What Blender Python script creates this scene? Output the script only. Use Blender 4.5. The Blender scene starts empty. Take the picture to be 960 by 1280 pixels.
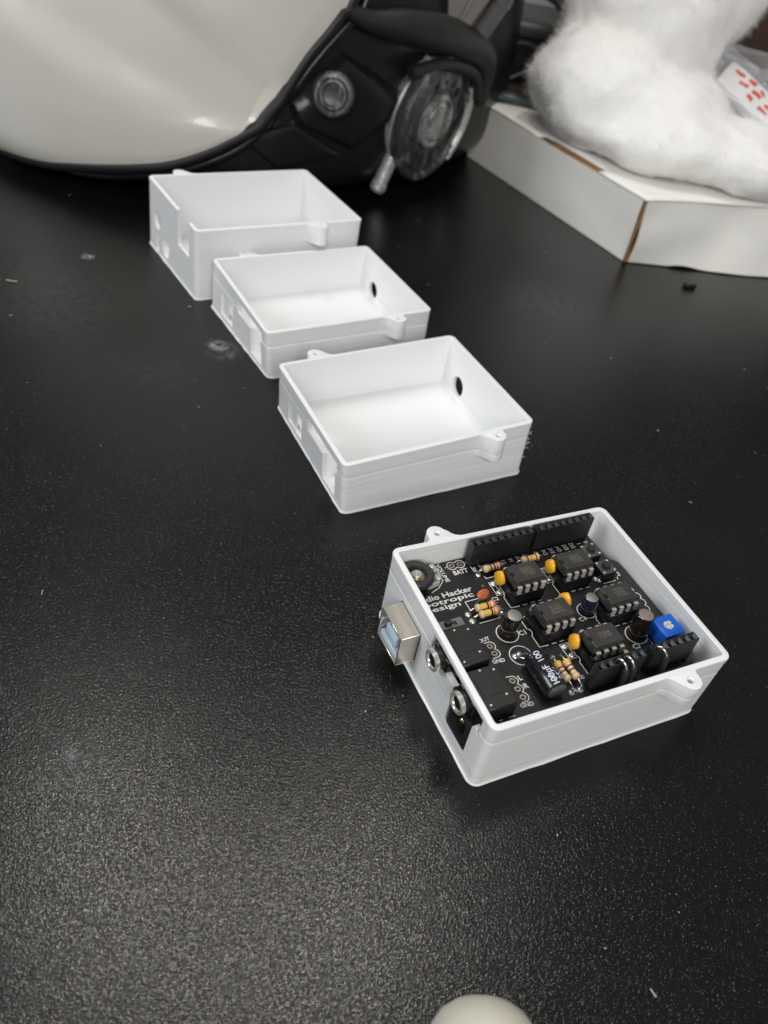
import bpy, bmesh, math, random
from mathutils import Vector, Matrix, noise
random.seed(7)
S = 0.001                      # everything below is written in millimetres
scn = bpy.context.scene
C = scn.collection

# ---------------------------------------------------------------- camera
fw = Vector((0.0, 0.74652029, -0.66536265))
rt = Vector((0.98232568, 0.12454241, 0.13973347))
up = Vector((-0.18717974, 0.65360282, 0.73332605))
cam = bpy.data.cameras.new("camera")
camo = bpy.data.objects.new("camera", cam)
C.objects.link(camo)
R3 = Matrix((rt, up, -fw)).transposed()
camo.matrix_world = Matrix.Translation(Vector((0, 0, 184.13)) * S) @ R3.to_4x4()
cam.sensor_fit = 'VERTICAL'
cam.lens = 5.1
cam.sensor_height = 5.1 * 1280 / 1031.4
cam.sensor_width = cam.sensor_height * .75
cam.clip_start = 0.005
cam.clip_end = 50
cam.dof.use_dof = True
cam.dof.focus_distance = 0.228
cam.dof.aperture_fstop = 2.9
scn.camera = camo

# ---------------------------------------------------------------- light
w = bpy.data.worlds.new("World")
scn.world = w
w.use_nodes = True
w.node_tree.nodes["Background"].inputs[0].default_value = (0.86, 0.93, 1.0, 1)
w.node_tree.nodes["Background"].inputs[1].default_value = 0.15
scn.view_settings.view_transform = 'Standard'
scn.view_settings.look = 'None'
scn.view_settings.exposure = 0.30
scn.view_settings.gamma = 1.0
scn.cycles.use_denoising = True
scn.cycles.use_adaptive_sampling = False
scn.cycles.max_bounces = 8
scn.cycles.sample_clamp_indirect = 1.5
scn.cycles.sample_clamp_direct = 12.0
scn.cycles.diffuse_bounces = 3
scn.cycles.caustics_reflective = False

def area(name, loc, target, sx, sy, power, col):
    l = bpy.data.lights.new(name, 'AREA')
    l.shape = 'RECTANGLE'
    l.size = sx * S
    l.size_y = sy * S
    l.energy = power
    l.color = col
    o = bpy.data.objects.new(name, l)
    C.objects.link(o)
    o.location = Vector(loc) * S
    o.rotation_euler = (Vector(target) - Vector(loc)).to_track_quat('-Z', 'Y').to_euler()
    return o

area("ceiling_tube", (-400, 680, 1500), (-250, 300, 0), 70, 480, 3.9, (1.0, 0.955, 0.89))
area("ceiling_tube", (70, 640, 1500), (0, 300, 0), 70, 480, 3.9, (1.0, 0.955, 0.89))
area("room_light", (250, -950, 820), (0, 300, 0), 900, 600, 10.2, (1.0, 0.965, 0.92))
area("left_fill", (-1050, -100, 750), (0, 350, 0), 500, 500, 5.0, (0.92, 0.96, 1.0))  # added soft fill, no real source; brightens the left-facing sides

# ---------------------------------------------------------------- helpers
def tag(o, label=None, cat=None, group=None, kind=None):
    if label: o["label"] = label
    if cat: o["category"] = cat
    if group: o["group"] = group
    if kind: o["kind"] = kind
    return o

def empty(name, label, cat, loc=(0, 0, 0), rz=0.0, group=None):
    o = bpy.data.objects.new(name, None)
    C.objects.link(o)
    o.empty_display_size = 0.01
    o.location = Vector(loc) * S
    o.rotation_euler = (0, 0, rz)
    return tag(o, label, cat, group)

def finish(name, bm, mat, parent=None, ang=40, off=None, smooth=True):
    if off is not None:
        bmesh.ops.translate(bm, verts=bm.verts, vec=Vector(off))
    bmesh.ops.scale(bm, verts=bm.verts, vec=(S, S, S))
    me = bpy.data.meshes.new(name)
    bm.to_mesh(me)
    bm.free()
    if smooth:
        me.polygons.foreach_set("use_smooth", [True] * len(me.polygons))
        me.set_sharp_from_angle(angle=math.radians(ang))
    if isinstance(mat, (list, tuple)):
        for m in mat: me.materials.append(m)
    else:
        me.materials.append(mat)
    o = bpy.data.objects.new(name, me)
    C.objects.link(o)
    if parent: o.parent = parent
    return o

def share(src, name, parent, loc=(0, 0, 0), rot=(0, 0, 0)):
    o = bpy.data.objects.new(name, src.data)
    C.objects.link(o)
    o.parent = parent
    o.location = Vector(loc) * S
    o.rotation_euler = rot
    return o

def NB(): return bmesh.new()

def box(bm, x0, x1, y0, y1, z0, z1, bev=0.0, M=None, seg=1):
    r = bmesh.ops.create_cube(bm, size=1.0)
    vs = r['verts']
    for v in vs:
        v.co = Vector((x0 + (v.co.x + .5) * (x1 - x0), y0 + (v.co.y + .5) * (y1 - y0), z0 + (v.co.z + .5) * (z1 - z0)))
    if bev:
        es = list({e for v in vs for e in v.link_edges})
        rr = bmesh.ops.bevel(bm, geom=es, offset=bev, segments=seg, affect='EDGES', profile=.5)
        vs = list({v for f in rr['faces'] for v in f.verts} | {v for v in vs if v.is_valid})
    if M is not None:
        bmesh.ops.transform(bm, matrix=M, verts=vs)
    return vs

def frame(d):
    d = Vector(d).normalized()
    a = Vector((0, 0, 1)) if abs(d.z) < .9 else Vector((1, 0, 0))
    u = a.cross(d).normalized()
    v = d.cross(u)
    return u, v, d

def lathe(bm, prof, origin=(0, 0, 0), axis=(0, 0, 1), n=20, cap0=True, cap1=True, mi=None):
    """prof: list of (radius, height) along the axis"""
    u, v, d = frame(axis)
    o = Vector(origin)
    rings = []
    for r, h in prof:
        rings.append([bm.verts.new(o + d * h + (u * math.cos(2 * math.pi * i / n) + v * math.sin(2 * math.pi * i / n)) * r) for i in range(n)])
    fs = []
    for k, (a, b) in enumerate(zip(rings, rings[1:])):
        for i in range(n):
            f = bm.faces.new((a[i], a[(i + 1) % n], b[(i + 1) % n], b[i]))
            if mi: f.material_index = mi[k]
            fs.append(f)
    if cap0:
        f = bm.faces.new(rings[0][::-1])
        if mi: f.material_index = mi[0]
    if cap1:
        f = bm.faces.new(rings[-1])
        if mi: f.material_index = mi[-1]
    return rings

def tube(bm, pts, r, n=8, cap=True, flat=None):
    pts = [Vector(p) for p in pts]
    rad = r if isinstance(r, (list, tuple)) else [r] * len(pts)
    rings = []
    u = None
    for i, p in enumerate(pts):
        t = (pts[min(i + 1, len(pts) - 1)] - pts[max(i - 1, 0)]).normalized()
        if u is None:
            u = frame(t)[0]
        u = (u - t * u.dot(t)).normalized()
        v = t.cross(u)
        ring = []
        for k in range(n):
            a = 2 * math.pi * k / n
            q = (u * math.cos(a) + v * math.sin(a)) * rad[i]
            if flat: q.z *= flat
            ring.append(bm.verts.new(p + q))
        rings.append(ring)
    for a, b in zip(rings, rings[1:]):
        for k in range(n):
            bm.faces.new((a[k], a[(k + 1) % n], b[(k + 1) % n], b[k]))
    if cap:
        bm.faces.new(rings[0][::-1])
        bm.faces.new(rings[-1])

def smooth_path(pts, n=6):
    P = [Vector(p) for p in pts]
    out = []
    for i in range(len(P) - 1):
        a, b, c, d = P[max(i - 1, 0)], P[i], P[i + 1], P[min(i + 2, len(P) - 1)]
        for k in range(n):
            t = k / n
            out.append(.5 * ((2 * b) + (c - a) * t + (2 * a - 5 * b + 4 * c - d) * t * t + (3 * b - a - 3 * c + d) * t ** 3))
    out.append(P[-1])
    return out

def prism(bm, poly, z0, z1, M=None):
    a = [bm.verts.new((x, y, z0)) for x, y in poly]
    b = [bm.verts.new((x, y, z1)) for x, y in poly]
    n = len(poly)
    bm.faces.new(a[::-1])
    bm.faces.new(b)
    for i in range(n):
        bm.faces.new((a[i], a[(i + 1) % n], b[(i + 1) % n], b[i]))
    if M is not None:
        bmesh.ops.transform(bm, matrix=M, verts=a + b)
    return a + b

def rrect(x0, y0, x1, y1, r, n=6, mid=0):
    out = []
    for cx, cy, a0 in ((x1 - r, y1 - r, 0), (x0 + r, y1 - r, 90), (x0 + r, y0 + r, 180), (x1 - r, y0 + r, 270)):
        for k in range(n + 1):
            a = math.radians(a0 + 90 * k / n)
            out.append((cx + r * math.cos(a), cy + r * math.sin(a)))
    if mid:
        full = []
        for i, p in enumerate(out):
            full.append(p)
            if i % (n + 1) == n:
                q = out[(i + 1) % len(out)]
                for k in range(1, mid): full.append((p[0] + (q[0] - p[0]) * k / mid, p[1] + (q[1] - p[1]) * k / mid))
        out = full
    return out

# ---------------------------------------------------------------- materials
def pmat(name, col, rough=.5, metal=0.0, spec=.5, bump=None, mottle=None, coat=0.0, trans=0.0):
    """bump=(scale per mm, strength, distance mm) ; mottle=(scale per mm, amount)"""
    m = bpy.data.materials.new(name)
    m.use_nodes = True
    nt = m.node_tree
    b = nt.nodes["Principled BSDF"]
    b.inputs["Base Color"].default_value = (*col, 1)
    b.inputs["Roughness"].default_value = rough
    b.inputs["Metallic"].default_value = metal
    b.inputs["Specular IOR Level"].default_value = spec
    b.inputs["Coat Weight"].default_value = coat
    b.inputs["Transmission Weight"].default_value = trans
    tc = nt.nodes.new("ShaderNodeTexCoord")
    if mottle:
        nz = nt.nodes.new("ShaderNodeTexNoise")
        nz.inputs["Scale"].default_value = mottle[0] * 1000
        nz.inputs["Detail"].default_value = 4
        nt.links.new(tc.outputs["Object"], nz.inputs["Vector"])
        mr = nt.nodes.new("ShaderNodeMapRange")
        mr.inputs["To Min"].default_value = 1 - mottle[1]
        mr.inputs["To Max"].default_value = 1 + mottle[1]
        nt.links.new(nz.outputs["Fac"], mr.inputs["Value"])
        mx = nt.nodes.new("ShaderNodeMix")
        mx.data_type = 'RGBA'
        mx.blend_type = 'MULTIPLY'
        mx.inputs[0].default_value = 1
        mx.inputs[6].default_value = (*col, 1)
        nt.links.new(mr.outputs[0], mx.inputs[7])
        nt.links.new(mx.outputs[2], b.inputs["Base Color"])
    if bump:
        nz = nt.nodes.new("ShaderNodeTexNoise")
        nz.inputs["Scale"].default_value = bump[0] * 1000
        nz.inputs["Detail"].default_value = 3
        nt.links.new(tc.outputs["Object"], nz.inputs["Vector"])
        bp = nt.nodes.new("ShaderNodeBump")
        bp.inputs["Strength"].default_value = bump[1]
        bp.inputs["Distance"].default_value = bump[2] * S
        nt.links.new(nz.outputs["Fac"], bp.inputs["Height"])
        nt.links.new(bp.outputs[0], b.inputs["Normal"])
    return m

def printed_plastic(name):
    """white 3D printed plastic: thin horizontal layer lines, a few deeper than the rest"""
    m = pmat(name, (.84, .845, .85), .42, spec=.45)
    nt = m.node_tree
    b = nt.nodes["Principled BSDF"]
    tc = nt.nodes.new("ShaderNodeTexCoord")
    def streak(sx, sz, det):
        mp = nt.nodes.new("ShaderNodeMapping")
        mp.inputs["Scale"].default_value = (sx, sx, sz)
        nt.links.new(tc.outputs["Object"], mp.inputs["Vector"])
        nz = nt.nodes.new("ShaderNodeTexNoise")
        nz.inputs["Scale"].default_value = 1
        nz.inputs["Detail"].default_value = det
        nt.links.new(mp.outputs[0], nz.inputs["Vector"])
        return nz
    a = streak(12, 2300, 2)
    c = streak(40, 700, 2)
    ad = nt.nodes.new("ShaderNodeMath"); ad.operation = 'MULTIPLY_ADD'
    nt.links.new(c.outputs["Fac"], ad.inputs[0]); ad.inputs[1].default_value = .8
    nt.links.new(a.outputs["Fac"], ad.inputs[2])
    bp = nt.nodes.new("ShaderNodeBump")
    bp.inputs["Strength"].default_value = .65
    bp.inputs["Distance"].default_value = .14 * S
    nt.links.new(ad.outputs[0], bp.inputs["Height"])
    nt.links.new(bp.outputs[0], b.inputs["Normal"])
    return m

M = dict(
    case=printed_plastic("white_printed_plastic"),
    pcb=pmat("black_solder_mask", (.012, .013, .013), .32, bump=(.8, .25, .05), mottle=(.25, .3)),
    silk=pmat("white_silkscreen", (.75, .75, .73), .6),
    chip=pmat("black_epoxy", (.036, .035, .033), .38, bump=(4, .4, .03), mottle=(.6, .2)),
    chipside=pmat("black_epoxy_dark", (.022, .021, .020), .38),
    socket=pmat("black_socket_plastic", (.008, .008, .009), .35),
    header=pmat("black_header_plastic", (.016, .016, .017), .38, bump=(2, .2, .03)),
    pin=pmat("tinned_pin", (.74, .72, .66), .34, .6, bump=(2, .3, .05)),
    solder=pmat("solder", (.78, .77, .73), .22, .7, bump=(1.5, .5, .2)),
    hole_shade=pmat("shaded_hole_black", (.006, .006, .006), .7),  # near-black colour stands in for the shade inside holes
    ringpad=pmat("plated_ring", (.45, .40, .30), .35, 1.0),
    lead=pmat("wire_lead", (.66, .65, .62), .25, 1.0),
    resist=pmat("resistor_body", (.66, .47, .27), .35, mottle=(.8, .15), coat=.3),
    yellow=pmat("yellow_epoxy", (.84, .42, .025), .3, mottle=(.5, .12), coat=.4),
    orange=pmat("orange_ceramic", (.45, .12, .035), .4, mottle=(.6, .2)),
    band_brown=pmat("band_brown", (.10, .03, .012), .35),
    band_black=pmat("band_black", (.015, .012, .010), .35),
    band_yellow=pmat("band_yellow", (.75, .45, .02), .35),
    band_violet=pmat("band_violet", (.12, .03, .14), .35),
    band_orange=pmat("band_orange", (.70, .20, .04), .35),
    band_red=pmat("band_red", (.45, .03, .015), .35),
    sleeve=pmat("black_sleeve", (.012, .011, .011), .2, coat=.3),
    wire=pmat("wire_insulation", (.014, .013, .013), .5),
    sleeve_brown=pmat("dark_brown_sleeve", (.013, .008, .007), .14, coat=.5),
    sleeve_navy=pmat("navy_sleeve", (.012, .016, .035), .2, coat=.4),
    alu=pmat("aluminium_top", (.48, .46, .44), .38, 1.0, bump=(1, .3, .1)),
    alu_brown=pmat("tan_top", (.36, .29, .25), .42, .6, bump=(1, .3, .1)),
    stripe=pmat("pale_blue_stripe", (.42, .52, .62), .35),
    print_blue=pmat("pale_lettering", (.66, .71, .90), .4),
    chiptext=pmat("laser_marking", (.15, .13, .10), .6),
    blue=pmat("blue_plastic", (.010, .12, .62), .33, bump=(2, .15, .03)),
    white_pl=pmat("white_plastic_dial", (.62, .62, .58), .4),
    grey_pl=pmat("grey_switch_plastic", (.16, .16, .15), .45, bump=(2, .3, .05)),
    btn=pmat("button_metal", (.13, .13, .125), .42, .7, bump=(3, .3, .03)),
    btncap=pmat("button_cap", (.020, .020, .020), .45),
    jack=pmat("jack_plastic", (.014, .014, .014), .33, bump=(1.2, .3, .05)),
    ring=pmat("nickel_ring", (.88, .85, .78), .2, .75),
    steel=pmat("usb_shell_steel", (.68, .63, .54), .24, .85, bump=(.3, .15, .2), mottle=(.2, .08)),
    usbblue=pmat("pale_blue_usb_tongue", (.62, .76, .90), .4),
    brass=pmat("brass_pin", (.75, .58, .25), .22, 1.0),
    rubber=pmat("wheel_rubber", (.022, .022, .024), .5, bump=(3, .4, .03)),
    phenol=pmat("pot_carrier", (.40, .42, .36), .5, mottle=(.6, .15)),
    green=pmat("green_pad", (.06, .22, .14), .4),
)

# ---------------------------------------------------------------- table
def table_material():
    m = bpy.data.materials.new("black_textured_laminate")
    m.use_nodes = True
    nt = m.node_tree
    b = nt.nodes["Principled BSDF"]
    L = nt.links.new
    tc = nt.nodes.new("ShaderNodeTexCoord")
    def noise_n(scale, det=2, rough=.5, typ=None):
        n = nt.nodes.new("ShaderNodeTexNoise")
        n.inputs["Scale"].default_value = scale
        n.inputs["Detail"].default_value = det
        n.inputs["Roughness"].default_value = rough
        L(tc.outputs["Object"], n.inputs["Vector"])
        return n
    def math_n(op, a, bb, clamp=False):
        n = nt.nodes.new("ShaderNodeMath")
        n.operation = op
        n.use_clamp = clamp
        for i, q in enumerate((a, bb)):
            if q is None: continue
            if isinstance(q, (int, float)): n.inputs[i].default_value = q
            else: L(q, n.inputs[i])
        return n.outputs[0]
    def ramp(x, lo, hi):
        n = nt.nodes.new("ShaderNodeMapRange")
        n.interpolation_type = 'SMOOTHSTEP'
        n.inputs["From Min"].default_value = lo
        n.inputs["From Max"].default_value = hi
        L(x, n.inputs["Value"])
        return n.outputs[0]
    # pebbled relief of the laminate
    fine = noise_n(2300, 2, .5)
    vor = nt.nodes.new("ShaderNodeTexVoronoi")
    vor.feature = 'F1'
    vor.inputs["Scale"].default_value = 2050
    L(tc.outputs["Object"], vor.inputs["Vector"])
    v2 = math_n('MULTIPLY', vor.outputs["Distance"], vor.outputs["Distance"])
    amp = math_n('ADD', math_n('MULTIPLY', ramp(noise_n(1200, 2, .6).outputs["Fac"], .42, .74), .85), .30)
    hn = math_n('SUBTRACT', math_n('MULTIPLY', fine.outputs["Fac"], .16), math_n('MULTIPLY', v2, amp))
    bp = nt.nodes.new("ShaderNodeBump")
    bp.inputs["Strength"].default_value = 1.0
    bp.inputs["Distance"].default_value = .14 * S
    L(hn, bp.inputs["Height"])
    b.inputs["Coat Weight"].default_value = .50
    b.inputs["Coat Roughness"].default_value = .05
    L(bp.outputs[0], b.inputs["Coat Normal"])
    b2 = nt.nodes.new("ShaderNodeBump")
    b2.inputs["Strength"].default_value = .15
    b2.inputs["Distance"].default_value = .12 * S
    L(hn, b2.inputs["Height"])
    L(b2.outputs[0], b.inputs["Normal"])
    # wiped-on film: roughness varies slowly, a few wiping streaks
    slow = noise_n(14, 4, .6)
    mp = nt.nodes.new("ShaderNodeMapping")
    mp.inputs["Rotation"].default_value = (0, 0, .5)
    mp.inputs["Scale"].default_value = (5, 45, 1)
    L(tc.outputs["Object"], mp.inputs["Vector"])
    st = nt.nodes.new("ShaderNodeTexNoise")
    st.inputs["Scale"].default_value = 1
    st.inputs["Detail"].default_value = 5
    L(mp.outputs[0], st.inputs["Vector"])
    r1 = math_n('MULTIPLY', slow.outputs["Fac"], .12)
    r2 = math_n('MULTIPLY', st.outputs["Fac"], .06)
    L(math_n('ADD', math_n('ADD', r1, r2), .22), b.inputs["Roughness"])
    b.inputs["Specular IOR Level"].default_value = .11
    # dust specks and chalky smudges
    vd = nt.nodes.new("ShaderNodeTexVoronoi")
    vd.inputs["Scale"].default_value = 210
    L(tc.outputs["Object"], vd.inputs["Vector"])
    sp = nt.nodes.new("ShaderNodeSeparateColor")
    L(vd.outputs["Color"], sp.inputs[0])
    dot = math_n('LESS_THAN', vd.outputs["Distance"], math_n('MULTIPLY', math_n('SUBTRACT', sp.outputs[0], .92), .7))
    total = math_n('MULTIPLY', dot, .35)
    smn = noise_n(260, 5, .7)
    for (x, y, r, k) in ((-155, 341, 4, 1.0), (-80, 288, 6, .5), (-76, 285, 10, .22), (-96, 262, 22, .02), (-60, 95, 16, .05), (105, 64, 5, .35), (60, 380, 30, .04), (-150, 300, 45, .03), (-62, 100, 2.4, .2)):
        vm = nt.nodes.new("ShaderNodeVectorMath"); vm.operation = 'DISTANCE'
        L(tc.outputs["Object"], vm.inputs[0])
        vm.inputs[1].default_value = (x * S, y * S, 0)
        d = ramp(vm.outputs["Value"], r * S, r * .1 * S)
        d = math_n('MULTIPLY', d, ramp(smn.outputs["Fac"], .38, .68))
        total = math_n('ADD', total, math_n('MULTIPLY', d, k))
    film = math_n('MULTIPLY', ramp(slow.outputs["Fac"], .45, .8), .006)
    total = math_n('ADD', total, film, True)
    mx = nt.nodes.new("ShaderNodeMix")
    mx.data_type = 'RGBA'
    mx.inputs[6].default_value = (.0050, .0049, .0045, 1)
    mx.inputs[7].default_value = (.50, .54, .56, 1)
    L(total, mx.inputs[0])
    L(mx.outputs[2], b.inputs["Base Color"])
    return m

bm = NB()
box(bm, -900, 900, -450, 1500, -30, 0)
tag(finish("table_top", bm, table_material()), kind="structure")

# lint, crumbs and plastic dust lying on the table
bm = NB()
for k in range(110):
    x = random.uniform(-230, 230); y = random.uniform(45, 480)
    a = random.uniform(0, 3.14); L_ = random.choice((.25, .3, .4, .6, 1.4)) * random.uniform(.6, 1.3); wd = random.uniform(.08, .16)
    Mx = Matrix.Translation((x, y, .08)) @ Matrix.Rotation(a, 4, 'Z')
    box(bm, -L_ / 2, L_ / 2, -wd, wd, -.06, .06, M=Mx)
tag(finish("dust", bm, pmat("pale_dust", (.42, .42, .40), .8)), "pale specks of dust and plastic lint scattered over the black table", "dust", kind="stuff")
bm = NB()
tube(bm, smooth_path([(-176.5, 307, .3), (-174, 306.6, .5), (-172, 307.5, .3)], 4), .25, 6)
tag(finish("lint", bm, pmat("tan_lint", (.45, .36, .25), .8)), "short tan fibre lying on the table at far left below the helmet", "lint")
bm = NB()
box(bm, -3.2, 3.2, -1.8, 1.8, 0, 2.4, .4, Matrix.Translation((139, 432, 0)) @ Matrix.Rotation(.3, 4, 'Z'))
tag(finish("plastic_crumb", bm, pmat("dark_crumb", (.015, .016, .02), .4)), "small black chip of plastic on the table in front of the white cardboard box", "crumb")

# ---------------------------------------------------------------- 3D printed cases
def boolean_cut(bm, cutters):
    def mk(b_):
        bmesh.ops.recalc_face_normals(b_, faces=b_.faces)
        me = bpy.data.meshes.new("tmp"); b_.to_mesh(me); b_.free()
        o = bpy.data.objects.new("tmp", me); C.objects.link(o)
        return o
    base = mk(bm)
    cs = [mk(c) for c in cutters]
    for c in cs:
        md = base.modifiers.new("b", 'BOOLEAN'); md.operation = 'DIFFERENCE'; md.solver = 'EXACT'; md.object = c
    dg = bpy.context.evaluated_depsgraph_get()
    dg.update()
    me = bpy.data.meshes.new_from_object(base.evaluated_get(dg))
    out = bmesh.new(); out.from_mesh(me)
    for o in [base] + cs:
        mm = o.data
        bpy.data.objects.remove(o)
        bpy.data.meshes.remove(mm)
    bpy.data.meshes.remove(me)
    return out

def prism_x(poly, x0, x1):
    b = NB()
    prism(b, poly, x0, x1, Matrix(((0, 0, 1, 0), (1, 0, 0, 0), (0, 1, 0, 0), (0, 0, 0, 1))))
    return b

def disc(cy, cz, r, n=24): return [(cy + r * math.cos(2 * math.pi * k / n), cz + r * math.sin(2 * math.pi * k / n)) for k in range(n)]

def case(label, L, W, H, x, y, deg, warp, cuts, seams, seed):
    rnd = random.Random(seed)
    root = empty("printed_case", label, "plastic case", (x, y, 0), math.radians(deg), "white 3D printed cases standing in a row on the table")
    t, R = 1.55, 2.2
    z = lambda k: warp.get(k, (0, 0))
    cor = {(0, 0): ('d', 'D'), (1, 0): ('c', 'C'), (1, 1): ('b', 'B'), (0, 1): ('a', 'A')}
    def bend(b_):
        for v in b_.verts:
            u, vv, s_ = v.co.x / L, v.co.y / W, max(0, min(1, v.co.z / H))
            dx = dy = 0
            for (i, j), (lo, hi) in cor.items():
                wt = (u if i else 1 - u) * (vv if j else 1 - vv)
                dx += wt * (z(lo)[0] * (1 - s_) + z(hi)[0] * s_)
                dy += wt * (z(lo)[1] * (1 - s_) + z(hi)[1] * s_)
            v.co.x += dx; v.co.y += dy
    bm = NB()
    lv = [(0, .15), (.15, .42), (.5, .42), (.62, 0)]
    zz = 1.2
    marks = sorted(seams)
    while zz < H - 2.0:
        o = rnd.uniform(-.02, .02)
        for sm, dp in marks:
            if abs(zz - sm) < .28: o = dp
        lv.append((zz, o)); zz += .55
    lv += [(H - 1.7, 0), (H - 1.55, .16), (H - .3, .16), (H - .08, .02), (H, -.16)]
    def ring(off, zc, inner=False):
        rag = .0 if (inner or zc > .55) else .3
        if inner: pts = rrect(t - off, t - off, L - t + off, W - t + off, R - t + .3, mid=14)
        else: pts = rrect(-off, -off, L + off, W + off, R + off, mid=14)
        out = []
        for px, py in pts:
            q = rag * noise.noise(Vector((px * .4, py * .4, seed * 3.7)))
            d = Vector((px - L / 2, py - W / 2)).normalized() * q
            out.append(bm.verts.new((px + d.x, py + d.y, zc)))
        return out
    rings = [ring(o, q) for q, o in lv]
    rings += [ring(.15, H, True), ring(.02, H - .12, True), ring(0, H - .4, True), ring(0, H * .5, True), ring(0, 2.3, True), ring(-.35, 1.7, True)]
    n = len(rings[0])
    bm.faces.new(rings[0][::-1])
    for a, b in zip(rings, rings[1:]):
        for i in range(n): bm.faces.new((a[i], a[(i + 1) % n], b[(i + 1) % n], b[i]))
    bm.faces.new(rings[-1])
    bm = boolean_cut(bm, cuts)
    bend(bm)
    finish("shell", bm, M['case'], root, 28)
    if H < 24:
        b = NB()
        box(b, .75, 1.3, 42.6, 49.4, 2.0, 13.0, .05)
        box(b, 1.9, 2.6, 35.5, 49.5, 1.7, 4.4, .1)
        bend(b)
        finish("support", b, M['case'], root, 28)
    # screw ears: teardrop blocks hanging from the rim
    for side in (0, 1):
        zt, zb = H + .015, H - (7.2 if H > 24 and H < 28 else 8.8)
        poly = [(-8.0, .6), (-6.4, -.12), (-5.2, -.5), (-4.2, -1.5), (-3.3, -2.9)]
        for k in range(11):
            a = math.radians(200 + 150 * k / 10)
            poly.append((2.95 * math.cos(a) + .15, -2.45 + 2.95 * math.sin(a)))
        poly += [(3.1, -1.2), (3.3, -.5), (4.2, -.1), (4.8, .6)]
        b = NB()
        lay = []
        for (q, sc) in ((zb, .93), (zb + .25, .985), (zb + .6, 1), (zb + 2.4, 1), (zb + 2.5, .985), (zb + 2.75, 1), (zt - .25, 1), (zt - .05, .985), (zt, .96)):
            lay.append([b.verts.new((px * sc, (py - .6) * sc + .6, q)) for px, py in poly])
        m_ = len(poly)
        b.faces.new(lay[0][::-1]); b.faces.new(lay[-1])
        for a_, c_ in zip(lay, lay[1:]):
            for i in range(m_): b.faces.new((a_[i], a_[(i + 1) % m_], c_[(i + 1) % m_], c_[i]))
        cut = NB()
        lathe(cut, [(.85, zb - 1), (.85, zt - .5), (1.15, zt - .2), (1.2, zt + 1)], (0, -2.5, 0), n=18)
        b = boolean_cut(b, [cut])
        if side == 0:
            T = Matrix.Translation((56.3, 0, 0))
        else:
            T = Matrix.Translation((15.6, W, 0)) @ Matrix.Rotation(math.pi, 4, 'Z')
        bmesh.ops.transform(b, matrix=T, verts=b.verts)
        bend(b)
        finish("mounting_ear", b, M['case'], root, 28)
    return root

W4 = {'A': [0.49, 0.47], 'B': [0.02, 0.07], 'C': [-0.19, -0.4], 'D': [-0.21, -0.12], 'a': [-0.18, -0.45], 'c': [0.06, 0.44], 'd': [0.06, 0.07]}
W3 = {'A': [-0.46, -1.48], 'B': [1.31, 1.4], 'C': [0.85, 2.13], 'D': [-1.49, -0.92], 'a': [1.64, 1.62], 'c': [-0.87, -0.75], 'd': [0.24, -1.02]}
W2 = {'A': [0.58, 1.36], 'B': [-0.01, -0.84], 'C': [-0.69, -0.31], 'D': [-0.51, 0.06], 'd': [1.19, 0.01], 'a': [-0.86, -0.49]}
W1 = {'A': [-0.21, 0.77], 'B': [-0.75, -2.75], 'C': [0.01, -1.42], 'D': [1.18, 1.95], 'd': [0.51, 1.0], 'a': [-1.56, -0.26]}

def low_cuts(hz=6.0):
    return [prism_x([(48.8, 2.6), (36.2, 2.6), (36.2, 12.6), (48.8, 12.6)], -3, 2.4),
            prism_x([(30.6, 17.8), (30.6, 12.6), (17.2, 12.6), (17.2, 2.2), (6.6, 2.2), (6.6, 11.4), (7.6, 11.4), (7.6, 12.6), (5.4, 12.6), (5.4, 17.8)], -3, 2.4),
            prism_x(disc(46.9, hz + .4, 3.9), 69, 78)]

case("front white printed case with the black circuit board inside and a metal socket sticking out",
     72.41, 59.94, 25.58, 34.09, 111.07, 30.54, W4,
     [prism_x([(49.2, 5.2), (36.2, 5.2), (36.2, 17.1), (49.2, 17.1)], -3, 2.4),
      prism_x([(31, 23.7), (31, 18.7), (29.4, 18.6), (28.4, 17.6), (23.8, 17.6), (22.6, 18.9), (17.7, 18.9), (17.5, 5.3), (7.0, 5.3), (7.0, 17.4), (6.6, 18.2), (5.9, 18.5), (5.2, 18.1), (4.9, 17.2), (4.3, 17.2), (4.3, 23.7)], -3, 2.4)],
     [(19.2, -.16), (3.0, -.1)], 4)
case3 = case("empty white printed case standing nearest to the case that holds the circuit board",
     73.31, 60.29, 21.17, -14.21, 202.0, 33.76, W3, low_cuts(), [(15.4, -.16), (8.2, -.1), (12.0, .1)], 3)
bm = NB()
rs = random.Random(5)
for k in range(16):
    z_ = 20.5 - k * 1.05 + rs.uniform(-.3, .3); y_ = rs.uniform(.6, 3.5)
    p = Vector((73.9 - (21 - z_) * .06, y_ + 1.2, z_)); L_ = rs.uniform(.5, 1.5)
    tube(bm, smooth_path([p, p + Vector((L_ * .6, rs.uniform(-.6, .3), rs.uniform(-.6, .5))), p + Vector((L_, rs.uniform(-.9, .6), rs.uniform(-1.2, .8)))], 3), .07, 4)
tag(finish("stringing", bm, M['case'], case3), kind="stuff")
case("middle one of the three empty white printed cases standing in a row",
     73.63, 60.53, 20.81, -55.46, 270.2, 35.72, W2, low_cuts(4.9), [(14.6, -.3), (10.0, -.1)], 2)
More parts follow.
